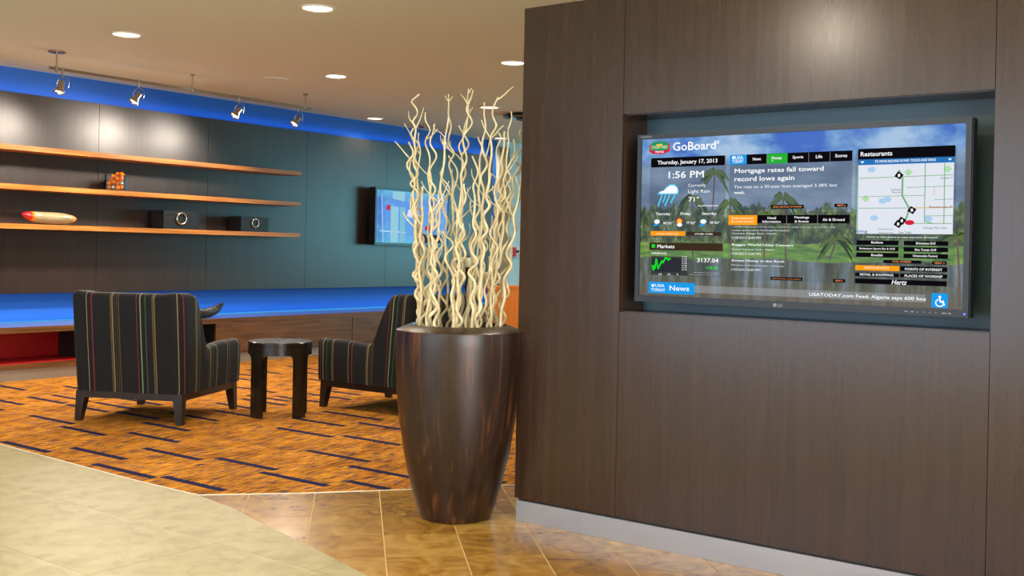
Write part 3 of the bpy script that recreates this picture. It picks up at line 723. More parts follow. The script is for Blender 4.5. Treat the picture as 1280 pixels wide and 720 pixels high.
for c in PINS:
    quad_part('map_pin', EM['k'], [(c[0]-.013, c[1]-.004), (c[0]+.003, c[1]-.023), (c[0]+.013, c[1]+.004), (c[0]-.003, c[1]+.023)], 0.0014)
    quad_part('pin_mark', EM['w'], [(c[0]-.003, c[1]-.008), (c[0]+.003, c[1]-.008), (c[0]+.003, c[1]+.008), (c[0]-.003, c[1]+.008)], 0.0016)
quad_part('map_pin', EM['red'], disc(RED_PIN, 0.02, 12, 1.3, .7), 0.0013)
merged('market_line', EM['g'], line_polys(CHART, 0.005), 0.0015)
merged('rain_cloud', EM['cyan'], [CLOUD], 0.0010)
cc = (sum(p[0] for p in CLOUD)/len(CLOUD), sum(p[1] for p in CLOUD)/len(CLOUD))
merged('rain_cloud', EM['w'], [[(cc[0] + (p[0]-cc[0])*.86 + .001, cc[1] + (p[1]-cc[1])*.78) for p in CLOUD]], 0.0013)
merged('rain_streaks', EM['cyan'], [q for p in RAIN for q in line_polys(p, 0.005)], 0.0010)
for i, c in enumerate(SMALL):
    if i == 1:
        quad_part('sun_icon', EM['red'], disc((c[0], c[1] + .008), 0.024, 9), 0.0010); quad_part('sun_icon', EM['sun'], disc((c[0], c[1] + .008), 0.017), 0.0012)
        quad_part('small_cloud', EM['w'], disc((c[0] + .001, c[1] - .014), 0.012, 12, 1.6), 0.0014)
    else:
        quad_part('small_cloud', EM['w'], disc((c[0] + .002, c[1] + .004), 0.014, 12, 1.5), 0.0013)
        quad_part('small_rain', EM['b'], [(c[0]-.012, c[1]-.026), (c[0]+.004, c[1]-.022), (c[0]+.010, c[1]-.006), (c[0]-.006, c[1]-.006)], 0.0011)
quad_part('logo_badge', EM['red'], LOGO, 0.0010); quad_part('logo_badge', EM['teal'], LOGO_GREEN, 0.0013)
quad_part('logo_flag', EM['sun'], [(0.052, 0.955), (0.074, 0.957), (0.074, 0.968), (0.052, 0.966)], 0.0016)
for c, f, s in PALMS: merged('palm_trunk', EM['trunk'], line_polys([f, ((c[0]+f[0])/2 + .001, (c[1]+f[1])/2), c], 0.0055), 0.0002)
fr_, fl_ = [], []
rp = random.Random(5)
for c, f, s in PALMS:
    for k in range(32):
        a = rp.uniform(-0.45, PI + 0.45); ln = s * rp.uniform(0.85, 1.6); pts = []
        for t in range(6):
            q = t / 5; pts.append((c[0] + math.cos(a) * ln * q * SH / SW * 1.5, c[1] + math.sin(a) * ln * q * 1.3 - ln * 1.5 * q * q * (0.6 + .4 * abs(math.cos(a)))))
        for i in range(5):
            w0, w1 = 0.015 * math.sin(PI * min(1, i/5 + .12)), 0.015 * math.sin(PI * min(1, (i+1)/5 + .0))
            quad = [(pts[i][0], pts[i][1] - w0), (pts[i+1][0], pts[i+1][1] - w1), (pts[i+1][0], pts[i+1][1] + w1*.6), (pts[i][0], pts[i][1] + w0*.6)]
            quad = [(min(max(u, 0.001), .999), min(max(v_, .001), .999)) for u, v_ in quad]
            (fr_ if k % 3 else fl_).append(quad)
merged('palm_fronds', EM['palm'], fr_, 0.00035); merged('palm_fronds', emit('screen_frond', lin(96, 116, 66)), fl_, 0.0004)
# wheelchair symbol
W0 = WHEEL
merged('wheelchair_symbol', EM['w'], [disc((W0[0], W0[1] + .024), 0.0075)] + line_polys([(W0[0], W0[1]+.014), (W0[0]+.0015, W0[1]-.002), (W0[0]+.008, W0[1]-.003), (W0[0]+.012, W0[1]-.02)], 0.0045)
       + line_polys([(W0[0] + .0105*math.cos(a), W0[1] - .008 + .0195*math.sin(a)) for a in [math.radians(d) for d in range(110, 400, 24)]], 0.0032), 0.0013)
for c in BALLS: quad_part('round_mark', EM['w'], disc(c, 0.010), 0.0014)
for k in (0, 1): quad_part('hint_arrow', EM['w'], HINTS[k], 0.0013)
quad_part('tab_pointer', EM['g2'], [(0.4415, 0.836), (0.4475, 0.824), (0.4535, 0.836)], 0.0013); quad_part('cursor', EM['w'], [(0.447, 0.834), (0.4515, 0.829), (0.447, 0.843)], 0.0016)

TEXT_OBJS = []
def text(s, u0, v0, u1, v1, mat, bold, italic, parent=screen, z=0.0018, name='screen_text'):
    cu = bpy.data.curves.new(name, 'FONT'); cu.body = s; cu.size = 1; cu.resolution_u = 2
    if bold: cu.bevel_depth = 0.016; cu.bevel_resolution = 0
    if italic: cu.shear = 0.25
    cu.materials.append(mat)
    o = bpy.data.objects.new(name, cu); C.objects.link(o); o.parent = parent
    TEXT_OBJS.append((o, u0 * SW, v0 * SH, u1 * SW, v1 * SH, z))
    return o
for s, u0, v0, u1, v1, c, bold, it in TEXTS: text(s, u0, v0, u1, v1, EM[c], bold, it)
M_legend = emit('glowing_legend', lin(190, 195, 200), 0.7)  # bezel print glows by emission in place of reflected light
text('FLATRON', -0.002, 1.009, 0.036, 1.021, M_legend, 1, 0, mon, 0.0065, 'bezel_text')
text('LG', 0.4755, -0.032, 0.490, -0.014, M_legend, 1, 0, mon, 0.0065, 'bezel_text')
quad_part('round_mark', M_legend, disc((0.467, -0.023), 0.011), 0.0065, mon)
for i, w in enumerate((.008, .008, .003, .003, .003, .003, .012, .008)):
    u = .848 + i * .0165; quad_part('button_legend', M_legend, [(u, -.026), (u + w, -.026), (u + w, -.020), (u, -.020)], 0.0065, mon)
bpy.context.view_layer.update(); DG = bpy.context.evaluated_depsgraph_get()
for o, xa, ya_, xb, yb2, z in TEXT_OBJS:
    bb = o.bound_box; lx = [p[0] for p in bb]; ly = [p[1] for p in bb]
    w, h = max(lx) - min(lx), max(ly) - min(ly)
    if w < 1e-6 or h < 1e-6: continue
    sx, sy = (xb - xa) / w, (yb2 - ya_) / h
    me = bpy.data.meshes.new_from_object(o.evaluated_get(DG))
    me.transform(Matrix.Translation((xa - min(lx) * sx, ya_ - min(ly) * sy, z)) @ Matrix.Diagonal((sx, sy, 0.01, 1)))
    mat = o.data.materials[0]; me.materials.clear()
    new_obj(o.name.split('.')[0], me, mat, o.parent)
    cu = o.data; bpy.data.objects.remove(o); bpy.data.curves.remove(cu)

# ------------------------------------------------------------------ long bench along the back wall
BX0, BX1, BD = 2.4, 13.05, 0.02
YK = YW + 0.098
top = box('worktop', M_benchtop, None, BX0, BX1, YB, YK, 0.478, 0.502, 0.002)
tag(top, 'long glossy bench top running under the blue lit wall band', 'worktop')
front_edge = box('front_edge', M_walnut, top, BX0, BX1, YB - 0.004, YB - 0.0005, 0.446, 0.502); front_edge['label'] = 'brown walnut front edge of the bench top'
pli = box('bench_plinth', M_plinth, None, BX0, BX1, YB + 0.03, YB + 0.06, 0, 0.108); tag(pli, 'low grey plinth under the walnut bench', 'plinth')
def open_unit(x0, x1, label, inner, floorm):
    e = tag(empty('open_cabinet', (x0, YB, 0.112)), label, 'cabinet')
    w = x1 - x0; d = YK - YB; h = 0.476 - 0.112
    box('base_board', M_walnut, e, 0, w, 0.0, d, 0, 0.045)
    box('side_board', M_walnut, e, 0, 0.03, 0.0, d, 0.045, h - .03); box('side_board', M_walnut, e, w - 0.03, w, 0.0, d, 0.045, h - .03)
    box('inner_side', M_darkint, e, w - 0.034, w - 0.0302, 0.02, d - .03, 0.05, h - .032)
    box('inner_back', inner, e, 0.031, w - 0.031, d - 0.03, d - 0.02, 0.046, h - .032)
    box('inner_base', floorm, e, 0.031, w - 0.035, 0.012, d - 0.03, 0.0455, 0.05)
    box('top_board', M_walnut, e, 0, w, 0.0, d, h - 0.03, h)
    return e
open_unit(2.42, 6.15, 'open bench compartment with a red interior at the far left', M_red, M_red)
open_unit(6.152, 7.665, 'open bench compartment with a dark interior beside the black bowl', M_darkint, M_darkint)
def drawer_unit(x0, x1, label):
    e = tag(empty('drawer_cabinet', (x0, YB, 0.112)), label, 'cabinet', )
    w = x1 - x0; d = YK - YB; h = 0.476 - 0.112
    box('carcass', M_darkint, e, 0, w, 0.022, d, 0, h)
    box('drawer_front', M_walnut, e, 0.004, w - 0.004, 0.0, 0.02, 0.004, h - 0.008, 0.0015)
    return e
drawer_unit(7.667, 9.71, 'wide walnut drawer front behind the round side table')
drawer_unit(9.712, 11.75, 'walnut drawer front behind the armchair beside the planter')
drawer_unit(11.752, 13.04, 'walnut drawer front at the bench end behind the branches')

# ------------------------------------------------------------------ wall shelves
SHELVES = []
for z, w in ((2.213, 'uppermost'), (1.842, 'middle'), (1.468, 'lowest')):
    s = box('wall_shelf', M_shelf, None, 2.6, 9.02, YW - 0.28, YW - 0.001, z - 0.048, z, 0.002)
    lab = {'uppermost': 'uppermost of three walnut wall shelves, empty and lit from above', 'middle': 'middle walnut wall shelf carrying the glass cube of oranges', 'lowest': 'lowest walnut wall shelf carrying the cream dish and black boxes'}[w]
    tag(s, lab, 'shelf', 'walnut shelves on the back wall')

# glass cube with oranges
gx0, gy0, gz, gs, gh = -0.095, -0.095, 0.0, 0.19, 0.165
CUBE = Matrix.Translation((6.61, 10.122, 1.8425)) @ Matrix.Rotation(math.radians(-46), 4, 'Z')
bm = bmesh.new()
t = 0.010
o_ = [(0, 0), (gs, 0), (gs, gs), (0, gs)]; i_ = [(t, t), (gs - t, t), (gs - t, gs - t), (t, gs - t)]
ob = [bm.verts.new((x, y, 0.0005)) for x, y in o_]; ot = [bm.verts.new((x, y, gh)) for x, y in o_]
ib = [bm.verts.new((x, y, 0.014)) for x, y in i_]; it_ = [bm.verts.new((x, y, gh)) for x, y in i_]
bm.faces.new(ob[::-1]); bm.faces.new(ib)
for k in range(4):
    n = (k + 1) % 4
    bm.faces.new((ob[k], ob[n], ot[n], ot[k])); bm.faces.new((ib[k], it_[k], it_[n], ib[n])); bm.faces.new((ot[k], ot[n], it_[n], it_[k]))
cube = obj('glass_cube_vase', bm, M_glass); cube.matrix_world = CUBE @ Matrix.Translation((gx0, gy0, gz))
tag(cube, 'clear square glass vase full of oranges on the middle shelf', 'vase')
def fruit_mat():
    m, nt, b = material('orange_peel'); L = nt.links.new
    tc = N(nt, 'ShaderNodeTexCoord'); no = N(nt, 'ShaderNodeTexNoise'); no.inputs['Scale'].default_value = 90; L(tc.outputs['Object'], no.inputs[0])
    b.inputs['Base Color'].default_value = lin(255, 138, 12); b.inputs['Roughness'].default_value = 0.35
    bp = N(nt, 'ShaderNodeBump'); bp.inputs['Strength'].default_value = 0.2; bp.inputs['Distance'].default_value = 0.001; L(no.outputs[0], bp.inputs['Height']); L(bp.outputs[0], b.inputs['Normal'])
    return m
M_fruit = fruit_mat(); LAYER = ('bottom', 'middle', 'upper'); M_sil = plain('silver_ball', lin(220, 220, 215), 0.2, 0.8)
def ball_mesh(r, mat, nm):
    bm = bmesh.new(); bmesh.ops.create_uvsphere(bm, u_segments=14, v_segments=9, radius=r)
    me = bpy.data.meshes.new(nm); bm.to_mesh(me); bm.free()
    for p in me.polygons: p.use_smooth = True
    me.materials.append(mat); return me
fm, sm = ball_mesh(0.0230, M_fruit, 'orange_fruit'), ball_mesh(0.0228, M_sil, 'silver_ball')
stem = bmesh.new(); lathe(stem, [(0.004, 0), (0.003, 0.004)], 6)
stem_me = bpy.data.meshes.new('stem_end'); stem.to_mesh(stem_me); stem.free(); stem_me.materials.append(plain('stem_green', lin(96, 104, 40), .7))
# loose heap: drop the fruit into the vase, push overlapping pieces apart and let them settle
rf = random.Random(2); FR = 0.0232; half = gs/2 - t - FR - 0.0005; NF = 43
P = [Vector((rf.uniform(-half, half), rf.uniform(-half, half), 0.04 + 0.008 * k)) for k in range(NF)]
for it in range(700):
    for p in P: p.z -= 0.0006 if it < 560 else 0.0
    for a in range(NF):
        for b2 in range(a):
            d = P[a] - P[b2]
            if d.length_squared < (2*FR) ** 2:
                ln = max(d.length, 1e-5); d = d / ln * (2*FR - ln) * 0.5; P[a] += d; P[b2] -= d
    for p in P:
        if p.z < gh + 0.005:
            p.x = min(max(p.x, -half), half); p.y = min(max(p.y, -half), half)
        p.z = max(p.z, 0.0145 + FR)
for k, p in enumerate(P):
    silver = k in (4, 9, 13, 18, 22); l = 0 if p.z < 0.055 else (1 if p.z < 0.105 else 2)
    w = CUBE @ p
    if p.z > gh - 0.004 and not silver:
        o = new_obj('orange', fm); tag(o, 'small orange heaped above the rim of the glass vase', 'fruit', 'oranges heaped above the vase rim')
    elif silver:
        o = new_obj('silver_ball', sm); tag(o, 'small silver ball in the %s layer of oranges in the glass vase' % LAYER[l], 'ball', 'silver balls in the glass vase')
    else:
        o = new_obj('orange', fm); tag(o, 'small orange in the %s layer inside the square glass vase' % LAYER[l], 'fruit', 'oranges in the %s layer of the glass vase' % LAYER[l])
    o.location = w
    if not silver:
        o.rotation_euler = (rf.uniform(-1.2, 1.2), rf.uniform(-1.2, 1.2), rf.uniform(0, 6))
        st_ = new_obj('stem_end', stem_me, None, o); st_.location = (0, 0, 0.0222)

# cream dish with red tip (lying leaf shaped vessel)
def dish_mat():
    m, nt, b = material('art_glass'); L = nt.links.new
    tc = N(nt, 'ShaderNodeTexCoord'); sp = N(nt, 'ShaderNodeSeparateXYZ'); L(tc.outputs['Generated'], sp.inputs[0])
    r = ramp(nt, [(0.0, lin(178, 16, 34)), (0.13, lin(206, 28, 40)), (0.165, lin(255, 140, 30)), (0.20, lin(160, 148, 114)), (0.86, lin(152, 138, 106)), (0.93, lin(250, 150, 50)), (1.0, lin(236, 110, 40))])
    mp = N(nt, 'ShaderNodeMapping'); mp.inputs['Rotation'].default_value = (0, 0.5, 0); mp.inputs['Scale'].default_value = (3, 3, 16); L(tc.outputs['Generated'], mp.inputs[0])
    no = N(nt, 'ShaderNodeTexNoise'); no.inputs['Scale'].default_value = 1.3; no.inputs['Detail'].default_value = 5; L(mp.outputs[0], no.inputs[0])
    ma = N(nt, 'ShaderNodeMath', operation='MULTIPLY_ADD'); L(no.outputs[0], ma.inputs[0]); ma.inputs[1].default_value = 0.08
    sub = N(nt, 'ShaderNodeMath', operation='SUBTRACT'); L(sp.outputs[0], sub.inputs[0]); sub.inputs[1].default_value = 0.04; L(sub.outputs[0], ma.inputs[2])
    L(ma.outputs[0], r.inputs[0])
    r2 = ramp(nt, [(0.4, lin(176, 150, 96)), (0.5, lin(255, 255, 255))]); L(no.outputs[0], r2.inputs[0])
    mx = N(nt, 'ShaderNodeMix', data_type='RGBA', blend_type='MULTIPLY'); mx.inputs[0].default_value = 0.55; L(r.outputs[0], mx.inputs[6]); L(r2.outputs[0], mx.inputs[7])
    L(mx.outputs[2], b.inputs['Base Color']); b.inputs['Roughness'].default_value = 0.15; b.inputs['Coat Weight'].default_value = 0.6
    return m
bm = bmesh.new(); NU, NV = 36, 18; L2 = 0.29
rings = []
for i in range(NU + 1):
    s = -1 + 2 * i / NU; w = max(1 - abs(s) ** 2.6, 0.0) ** 0.62
    zc = 0.066 + 0.014 * (-s) * abs(s) + 0.012 * s * s
    rz, ry = 0.072 * w + 0.0005, 0.085 * w + 0.0005
    rings.append([bm.verts.new((s * L2, ry * math.cos(2*PI*j/NV), zc + rz * math.sin(2*PI*j/NV) * (0.75 if math.sin(2*PI*j/NV) > 0 else 1))) for j in range(NV)])
for a, b2 in zip(rings, rings[1:]):
    for j in range(NV): bm.faces.new((a[j], a[(j+1) % NV], b2[(j+1) % NV], b2[j]))
bm.faces.new(rings[0][::-1]); bm.faces.new(rings[-1])
dz = min(v.co.z for v in bm.verts)
d_ = obj('decorative_dish', bm, dish_mat(), None, True); d_.location = (5.845, 10.07, 1.468 - dz + 0.0005)
tag(d_, 'long cream glass dish with red and orange tips on the lowest shelf', 'dish')

def ring_box(x0, w, h, ringr, label):
    y0 = 9.995
    e = tag(empty('ring_box', (x0, y0, 1.4685)), label, 'box', 'black boxes on the lowest shelf')
    box('body', M_blackbox, e, 0, w, 0, 0.22, 0, h * 0.74, 0.003); box('lid', M_blackbox, e, -0.002, w + .002, -0.002, 0.222, h * 0.745, h, 0.003)
    bm = bmesh.new(); torus(bm, (w * .5, -0.009, h * .57), ringr, ringr * 0.16, (0, 1, 0)); r_ = obj('ring_handle', bm, M_brushring, e, True); r_.rotation_euler = (0, 0, 0); r_['label'] = 'pale silver ring handle'
ring_box(7.10, 0.44, 0.198, 0.060, 'larger black ribbed box with a silver ring on the lowest shelf')
ring_box(8.135, 0.40, 0.172, 0.048, 'smaller black ribbed box with a silver ring near the shelf end')

# ------------------------------------------------------------------ wall television
tvx0, tvx1, tvz0, tvz1 = 10.405, 11.915, 1.355, 2.115
TW, TH = tvx1 - tvx0, tvz1 - tvz0
tv = tag(empty('wall_television', (tvx0, YW - 0.17, tvz0), rot=(PI / 2, 0, 0)), 'flat television on the teal wall seen behind the pale branches', 'television')
box('housing', M_black, tv, 0, TW, 0, TH, -0.10, 0)
box('wall_mount', M_black, tv, 0.1, TW - 0.1, 0.06, TH - 0.06, -0.169, -0.10)
bm = bmesh.new(); f_ = 0.03
bx(bm, 0, TW, 0, f_, 0, .012); bx(bm, 0, TW, TH - f_, TH, 0, .012); bx(bm, 0, f_, f_, TH - f_, 0, .012); bx(bm, TW - f_, TW, f_, TH - f_, 0, .012)
obj('bezel', bm, M_black, tv)
def tv_mat():
    m, nt, b = material('tv_reflection_picture'); L = nt.links.new  # window and curtain reflections painted into the screen as emissive blues and stripes
    tc = N(nt, 'ShaderNodeTexCoord'); sp = N(nt, 'ShaderNodeSeparateXYZ'); L(tc.outputs['Generated'], sp.inputs[0])
    r = ramp(nt, [(0.0, lin(40, 150, 200)), (0.12, lin(30, 110, 205)), (0.4, lin(40, 70, 215)), (0.7, lin(30, 50, 225)), (0.82, lin(20, 40, 200)), (1.0, lin(60, 150, 205))]); L(sp.outputs[1], r.inputs[0])
    no = N(nt, 'ShaderNodeTexNoise'); no.inputs['Scale'].default_value = 5; no.inputs['Detail'].default_value = 4; L(tc.outputs['Generated'], no.inputs[0])
    r2 = ramp(nt, [(0.52, (0, 0, 0, 1)), (0.8, (1, 1, 1, 1))]); L(no.outputs[0], r2.inputs[0])
    mx = N(nt, 'ShaderNodeMix', data_type='RGBA'); L(r2.outputs[0], mx.inputs[0]); L(r.outputs[0], mx.inputs[6]); mx.inputs[7].default_value = lin(110, 170, 235)
    L(mx.outputs[2], b.inputs['Emission Color']); b.inputs['Emission Strength'].default_value = 0.62
    b.inputs['Base Color'].default_value = (0.01, 0.01, 0.02, 1); b.inputs['Roughness'].default_value = 0.06
    return m
tvs = box('screen', tv_mat(), tv, f_, TW - f_, f_, TH - f_, 0, 0.004)
def tvq(name, col, pts, z=0.005): 
    me = bpy.data.meshes.new(name); me.from_pydata([(u * TW, v * TH, z) for u, v in pts], [], [tuple(range(len(pts)))]); return new_obj(name, me, emit('tv_' + name, col), tvs)
tvq('curtain_reflection', lin(150, 205, 222), [(.20, .05), (.30, .05), (.30, .68), (.20, .68)]); tvq('curtain_reflection', lin(130, 190, 215), [(.32, .05), (.39, .05), (.39, .68), (.32, .68)])
tvq('curtain_reflection', lin(150, 205, 222), [(.22, .82), (.38, .78), (.38, .95), (.22, .95)])
tvq('white_line', lin(190, 225, 245), [(.07, .235), (.40, .22), (.40, .24), (.07, .255)]); tvq('white_line', lin(150, 200, 235), [(.10, .05), (.115, .05), (.09, .9), (.075, .9)])
tvq('white_spot', lin(235, 225, 250), [(.41, .52), (.50, .50), (.54, .58), (.50, .66), (.43, .64)]); tvq('red_spot', lin(190, 60, 80), [(.14, .62), (.19, .61), (.2, .7), (.15, .71)]); tvq('red_spot', lin(200, 40, 70), [(.66, .28), (.74, .28), (.74, .36), (.66, .36)])
tvq('dark_band', lin(50, 50, 70), [(.56, .05), (.9, .05), (.9, .2), (.56, .22)])

# ------------------------------------------------------------------ armchairs
def shell_mesh(W, D, t, z0, harm, hback):
    r = 0.07; path = []
    hw, hd = W/2, D/2
    ys = [hd - (2*hd - r) * i / 30 for i in range(31)]
    for y in ys: path.append((-hw, y, -1, 0))
    for i in range(1, 6):
        a = PI + PI/2 * i / 6; path.append((-hw + r + r*math.cos(a), -hd + r + r*math.sin(a), math.cos(a), math.sin(a)))
    for i in range(15): path.append((-hw + r + (W - 2*r) * i / 14, -hd, 0, -1))
    for i in range(1, 6):
        a = -PI/2 + PI/2 * i / 6; path.append((hw - r + r*math.cos(a), -hd + r + r*math.sin(a), math.cos(a), math.sin(a)))
    for y in ys[::-1]: path.append((hw, y, 1, 0))
    def h(x, y):
        q = (y - (-0.27)) / 0.20; q = min(max(q, 0), 1); e = q*q*(3 - 2*q)
        dip = -0.018 * math.exp(-((y + 0.02) / 0.12) ** 2)
        cor = 0.012 * max(0, 1 - abs(abs(x) - hw + 0.05) / 0.1) if y < -hd + .16 else 0
        return hback * (1 - e) + (harm + dip) * e + cor
    bm = bmesh.new(); uvl = bm.loops.layers.uv.new('UVMap'); rings = []; S = []; s = 0
    for i, (x, y, nx, ny) in enumerate(path):
        if i: s += math.hypot(x - path[i-1][0], y - path[i-1][1])
        H = h(x, y)
        def pt(off, z):
            back = 0.065 * max(0, (z - 0.3) / 0.65) * min(1, max(0, (-y + 0.12) / 0.45))
            fl = 0.012 * (z - z0) / 0.7
            return (x + nx*(off + fl), y + ny*(off + fl) - back, z)
        prof = [(0, z0), (0.004, z0 + .06), (0.006, (z0 + H)/2), (0.002, H - .035), (-0.012, H - .010), (-0.035, H), (-t + .035, H), (-t + .012, H - .010), (-t, H - .035), (-t, (z0 + H)/2), (-t, z0)]
        rings.append([bm.verts.new(pt(o, z)) for o, z in prof]); S.append((s, [z for o, z in prof]))
    # inset a little the front ends of the arms
    n = len(rings[0])
    for i in range(len(rings) - 1):
        for j in range(n):
            k = (j + 1) % n
            f = bm.faces.new((rings[i][j], rings[i+1][j], rings[i+1][k], rings[i][k]))
            f.smooth = True
            for lp in f.loops:
                for (ii) in (i, i+1):
                    if lp.vert in rings[ii]: q = rings[ii].index(lp.vert); lp[uvl].uv = (S[ii][0] - (2*hd - 0.02), S[ii][1][q])
    for rg in (rings[0], rings[-1]):
        f = bm.faces.new(rg)
        for lp in f.loops: lp[uvl].uv = (0.01, lp.vert.co.z)
    return bm
def cushion(x0, x1, y0, y1, z0, z1, bev, lean=0):
    bm = bmesh.new(); bx(bm, x0, x1, y0, y1, z0, z1)
    es = list(bm.edges); bmesh.ops.bevel(bm, geom=es, offset=bev, segments=4, affect='EDGES', profile=0.5)
    for v in bm.verts: v.co.y -= lean * (v.co.z - z0)
    uvl = bm.loops.layers.uv.new('UVMap')
    for f in bm.faces:
        f.smooth = True
        for lp in f.loops: lp[uvl].uv = (lp.vert.co.x + 0.5, lp.vert.co.z + lp.vert.co.y)
    return bm
def leg_bm(sx, sy, h=0.2):
    bm = bmesh.new(); a, b2 = 0.075, 0.046; ox, oy = 0.0, 0.0
    lo = [bm.verts.new((x, y, 0)) for x, y in ((0, 0), (-sx*b2, 0), (-sx*b2, -sy*b2), (0, -sy*b2))]
    hi = [bm.verts.new((x - 0.006*sx, y - 0.004*sy, h)) for x, y in ((0, 0), (-sx*a, 0), (-sx*a, -sy*a), (0, -sy*a))]
    bm.faces.new(lo); bm.faces.new(hi)
    for i in range(4): bm.faces.new((lo[i], lo[(i+1) % 4], hi[(i+1) % 4], hi[i]))
    return bm
AW, AD = 0.86, 0.93
def make_armchair(loc, rotz, label):
    e = tag(empty('armchair', loc, rotz), label, 'chair', 'striped armchairs at the side table')
    obj('upholstered_shell', shell_mesh(AW, AD, 0.11, 0.222, 0.56, 0.945), M_fabric, e, True, angle=0.9)
    sc = obj('seat_cushion', cushion(-AW/2 + .115, AW/2 - .115, -AD/2 + .20, AD/2 + .015, 0.235, 0.435, 0.035), M_fabric, e, True)
    obj('back_cushion', cushion(-AW/2 + .115, AW/2 - .115, -AD/2 + .075, -AD/2 + .20, 0.30, 0.925, 0.04, 0.07), M_fabric, e, True)
    bm = bmesh.new()
    bx(bm, -AW/2 + .07, AW/2 - .07, -AD/2 + .012, -AD/2 + .045, 0.172, 0.221); bx(bm, -AW/2 + .07, AW/2 - .07, AD/2 - .045, AD/2 - .012, 0.172, 0.221)
    bx(bm, -AW/2 + .014, -AW/2 + .047, -AD/2 + .07, AD/2 - .07, 0.172, 0.221); bx(bm, AW/2 - .047, AW/2 - .014, -AD/2 + .07, AD/2 - .07, 0.172, 0.221)
    obj('base_rail', bm, M_espresso, e)
    box('seat_deck', M_black, e, -AW/2 + .1, AW/2 - .1, -AD/2 + .1, AD/2 - .05, 0.19, 0.234)
    for sx in (-1, 1):
        for sy in (-1, 1):
            l = obj('leg', leg_bm(sx, sy, 0.2215), M_espresso, e, bevel=0.002, segs=1); l.location = (sx*(AW/2 - .006), sy*(AD/2 - .008), 0)
    return e
make_armchair((5.09, 7.17, 0), math.radians(26 - 90), 'striped charcoal armchair with its back to the viewer, left of the side table')
make_armchair((6.66, 6.17, 0), math.radians(2), 'striped charcoal armchair seen from its side, half behind the planter')

# ------------------------------------------------------------------ round side table
st = tag(empty('side_table', (5.69, 6.495, 0)), 'small round dark wood side table between the two armchairs', 'table')
TR, THT = 0.243, 0.575
bm = bmesh.new(); lathe(bm, [(TR - .004, THT - .03), (TR, THT - .027), (TR, THT - .004), (TR - .004, THT)], 48); obj('tabletop', bm, M_table, st, True, angle=0.6)
bm = bmesh.new(); n = 64
ro, ri = TR - 0.0015, TR - 0.035
def shell(bm, angs, zl, zh):
    A = []
    for a, z0_, z1_ in zip(angs, zl, zh):
        c, s = math.cos(a), math.sin(a)
        A.append([bm.verts.new((r*c, r*s, z)) for r, z in ((ro, z0_), (ro, z1_), (ri, z1_), (ri, z0_))])
    for p, q in zip(A, A[1:]):
        for j in range(4): bm.faces.new((p[j], q[j], q[(j+1) % 4], p[(j+1) % 4]))
    bm.faces.new(A[0]); bm.faces.new(A[-1][::-1])
angs = [2*PI*i/n for i in range(n + 1)]
shell(bm, angs, [THT - .098] * (n+1), [THT - .0305] * (n+1)); bmesh.ops.remove_doubles(bm, verts=bm.verts, dist=1e-5)
obj('apron', bm, M_table, st, True, angle=0.6)
for k in range(4):
    a0 = k * PI/2; half = 0.235; fil = 0.16
    an, zl = [], []
    for i in range(25):
        u = -1 + 2*i/24; d = u * (half + fil); an.append(a0 + d)
        q = max(0, (abs(d) - half) / fil)
        zl.append(0.0 if q <= 0 else THT - .0985 - 0.06 * (1 - math.sqrt(max(0, 1 - (1 - q)**2))))
    # leg blade and its rounded shoulders
    bm = bmesh.new()
    ang2, z2 = [], []
    for a_, z_ in zip(an, zl):
        ang2.append(a_); z2.append(z_)
    core = [(a_, z_) for a_, z_ in zip(ang2, z2) if z_ == 0.0]
    ca = [a0 - half + 2*half*i/8 for i in range(9)]
    shell(bm, ca, [0.0]*9, [THT - .099]*9)
    for sgn in (-1, 1):
        fa = [a0 + sgn*(half + fil*i/8) for i in range(9)]
        fz = [THT - .099 - 0.055 * (1 - math.sqrt(max(0, 1 - (1 - i/8)**2))) - 0.0004 for i in range(9)]
        shell(bm, fa, fz, [THT - .099]*9)
    obj('leg', bm, M_table, st, True, angle=0.5)

# ------------------------------------------------------------------ boat bowl on the bench
def bowl_mat():
    m, nt, b = material('hammered_black'); L = nt.links.new
    tc = N(nt, 'ShaderNodeTexCoord'); vo = N(nt, 'ShaderNodeTexVoronoi'); vo.inputs['Scale'].default_value = 60; L(tc.outputs['Object'], vo.inputs[0])
    r = ramp(nt, [(0.0, lin(96, 104, 112)), (0.5, lin(20, 20, 22))]); L(vo.outputs[0], r.inputs[0]); L(r.outputs[0], b.inputs['Base Color']); b.inputs['Roughness'].default_value = 0.35
    bp = N(nt, 'ShaderNodeBump'); bp.inputs['Strength'].default_value = 0.6; bp.inputs['Distance'].default_value = 0.003; L(vo.outputs[0], bp.inputs['Height']); L(bp.outputs[0], b.inputs['Normal'])
    return m
bm = bmesh.new(); outer, inner = [], []
for i in range(25):
    s = -1 + 2*i/24; w = max(1 - s*s, 0.0)**0.7; zt = 0.085 + 0.075 * abs(s)**2.2; zbm = 0.0 + 0.155 * abs(s)**3.2
    row_o, row_i = [], []
    for j in range(11):
        a = PI * j / 10; y = -math.cos(a); dpt = math.sin(a)
        row_o.append(bm.verts.new((s*0.31, y*(0.11*w + .002), zt - (zt - zbm)*dpt**.7)))
        row_i.append(bm.verts.new((s*0.300, y*(0.102*w + .001), zt + .0005 - (zt - zbm - .008*w)*dpt**.7 * .97)))
    outer.append(row_o); inner.append(row_i)
for R_ in (outer, inner):
    for p, q in zip(R_, R_[1:]):
        for j in range(10): bm.faces.new((p[j], p[j+1], q[j+1], q[j]))
for j in (0, 10):
    for p, q, p2, q2 in zip(outer, outer[1:], inner, inner[1:]): bm.faces.new((p[j], q[j], q2[j], p2[j]))
bw = obj('boat_bowl', bm, bowl_mat(), None, True); bw.location = (7.55, 9.93, 0.5025)
tag(bw, 'black textured boat shaped bowl on the bench behind the left armchair', 'bowl')

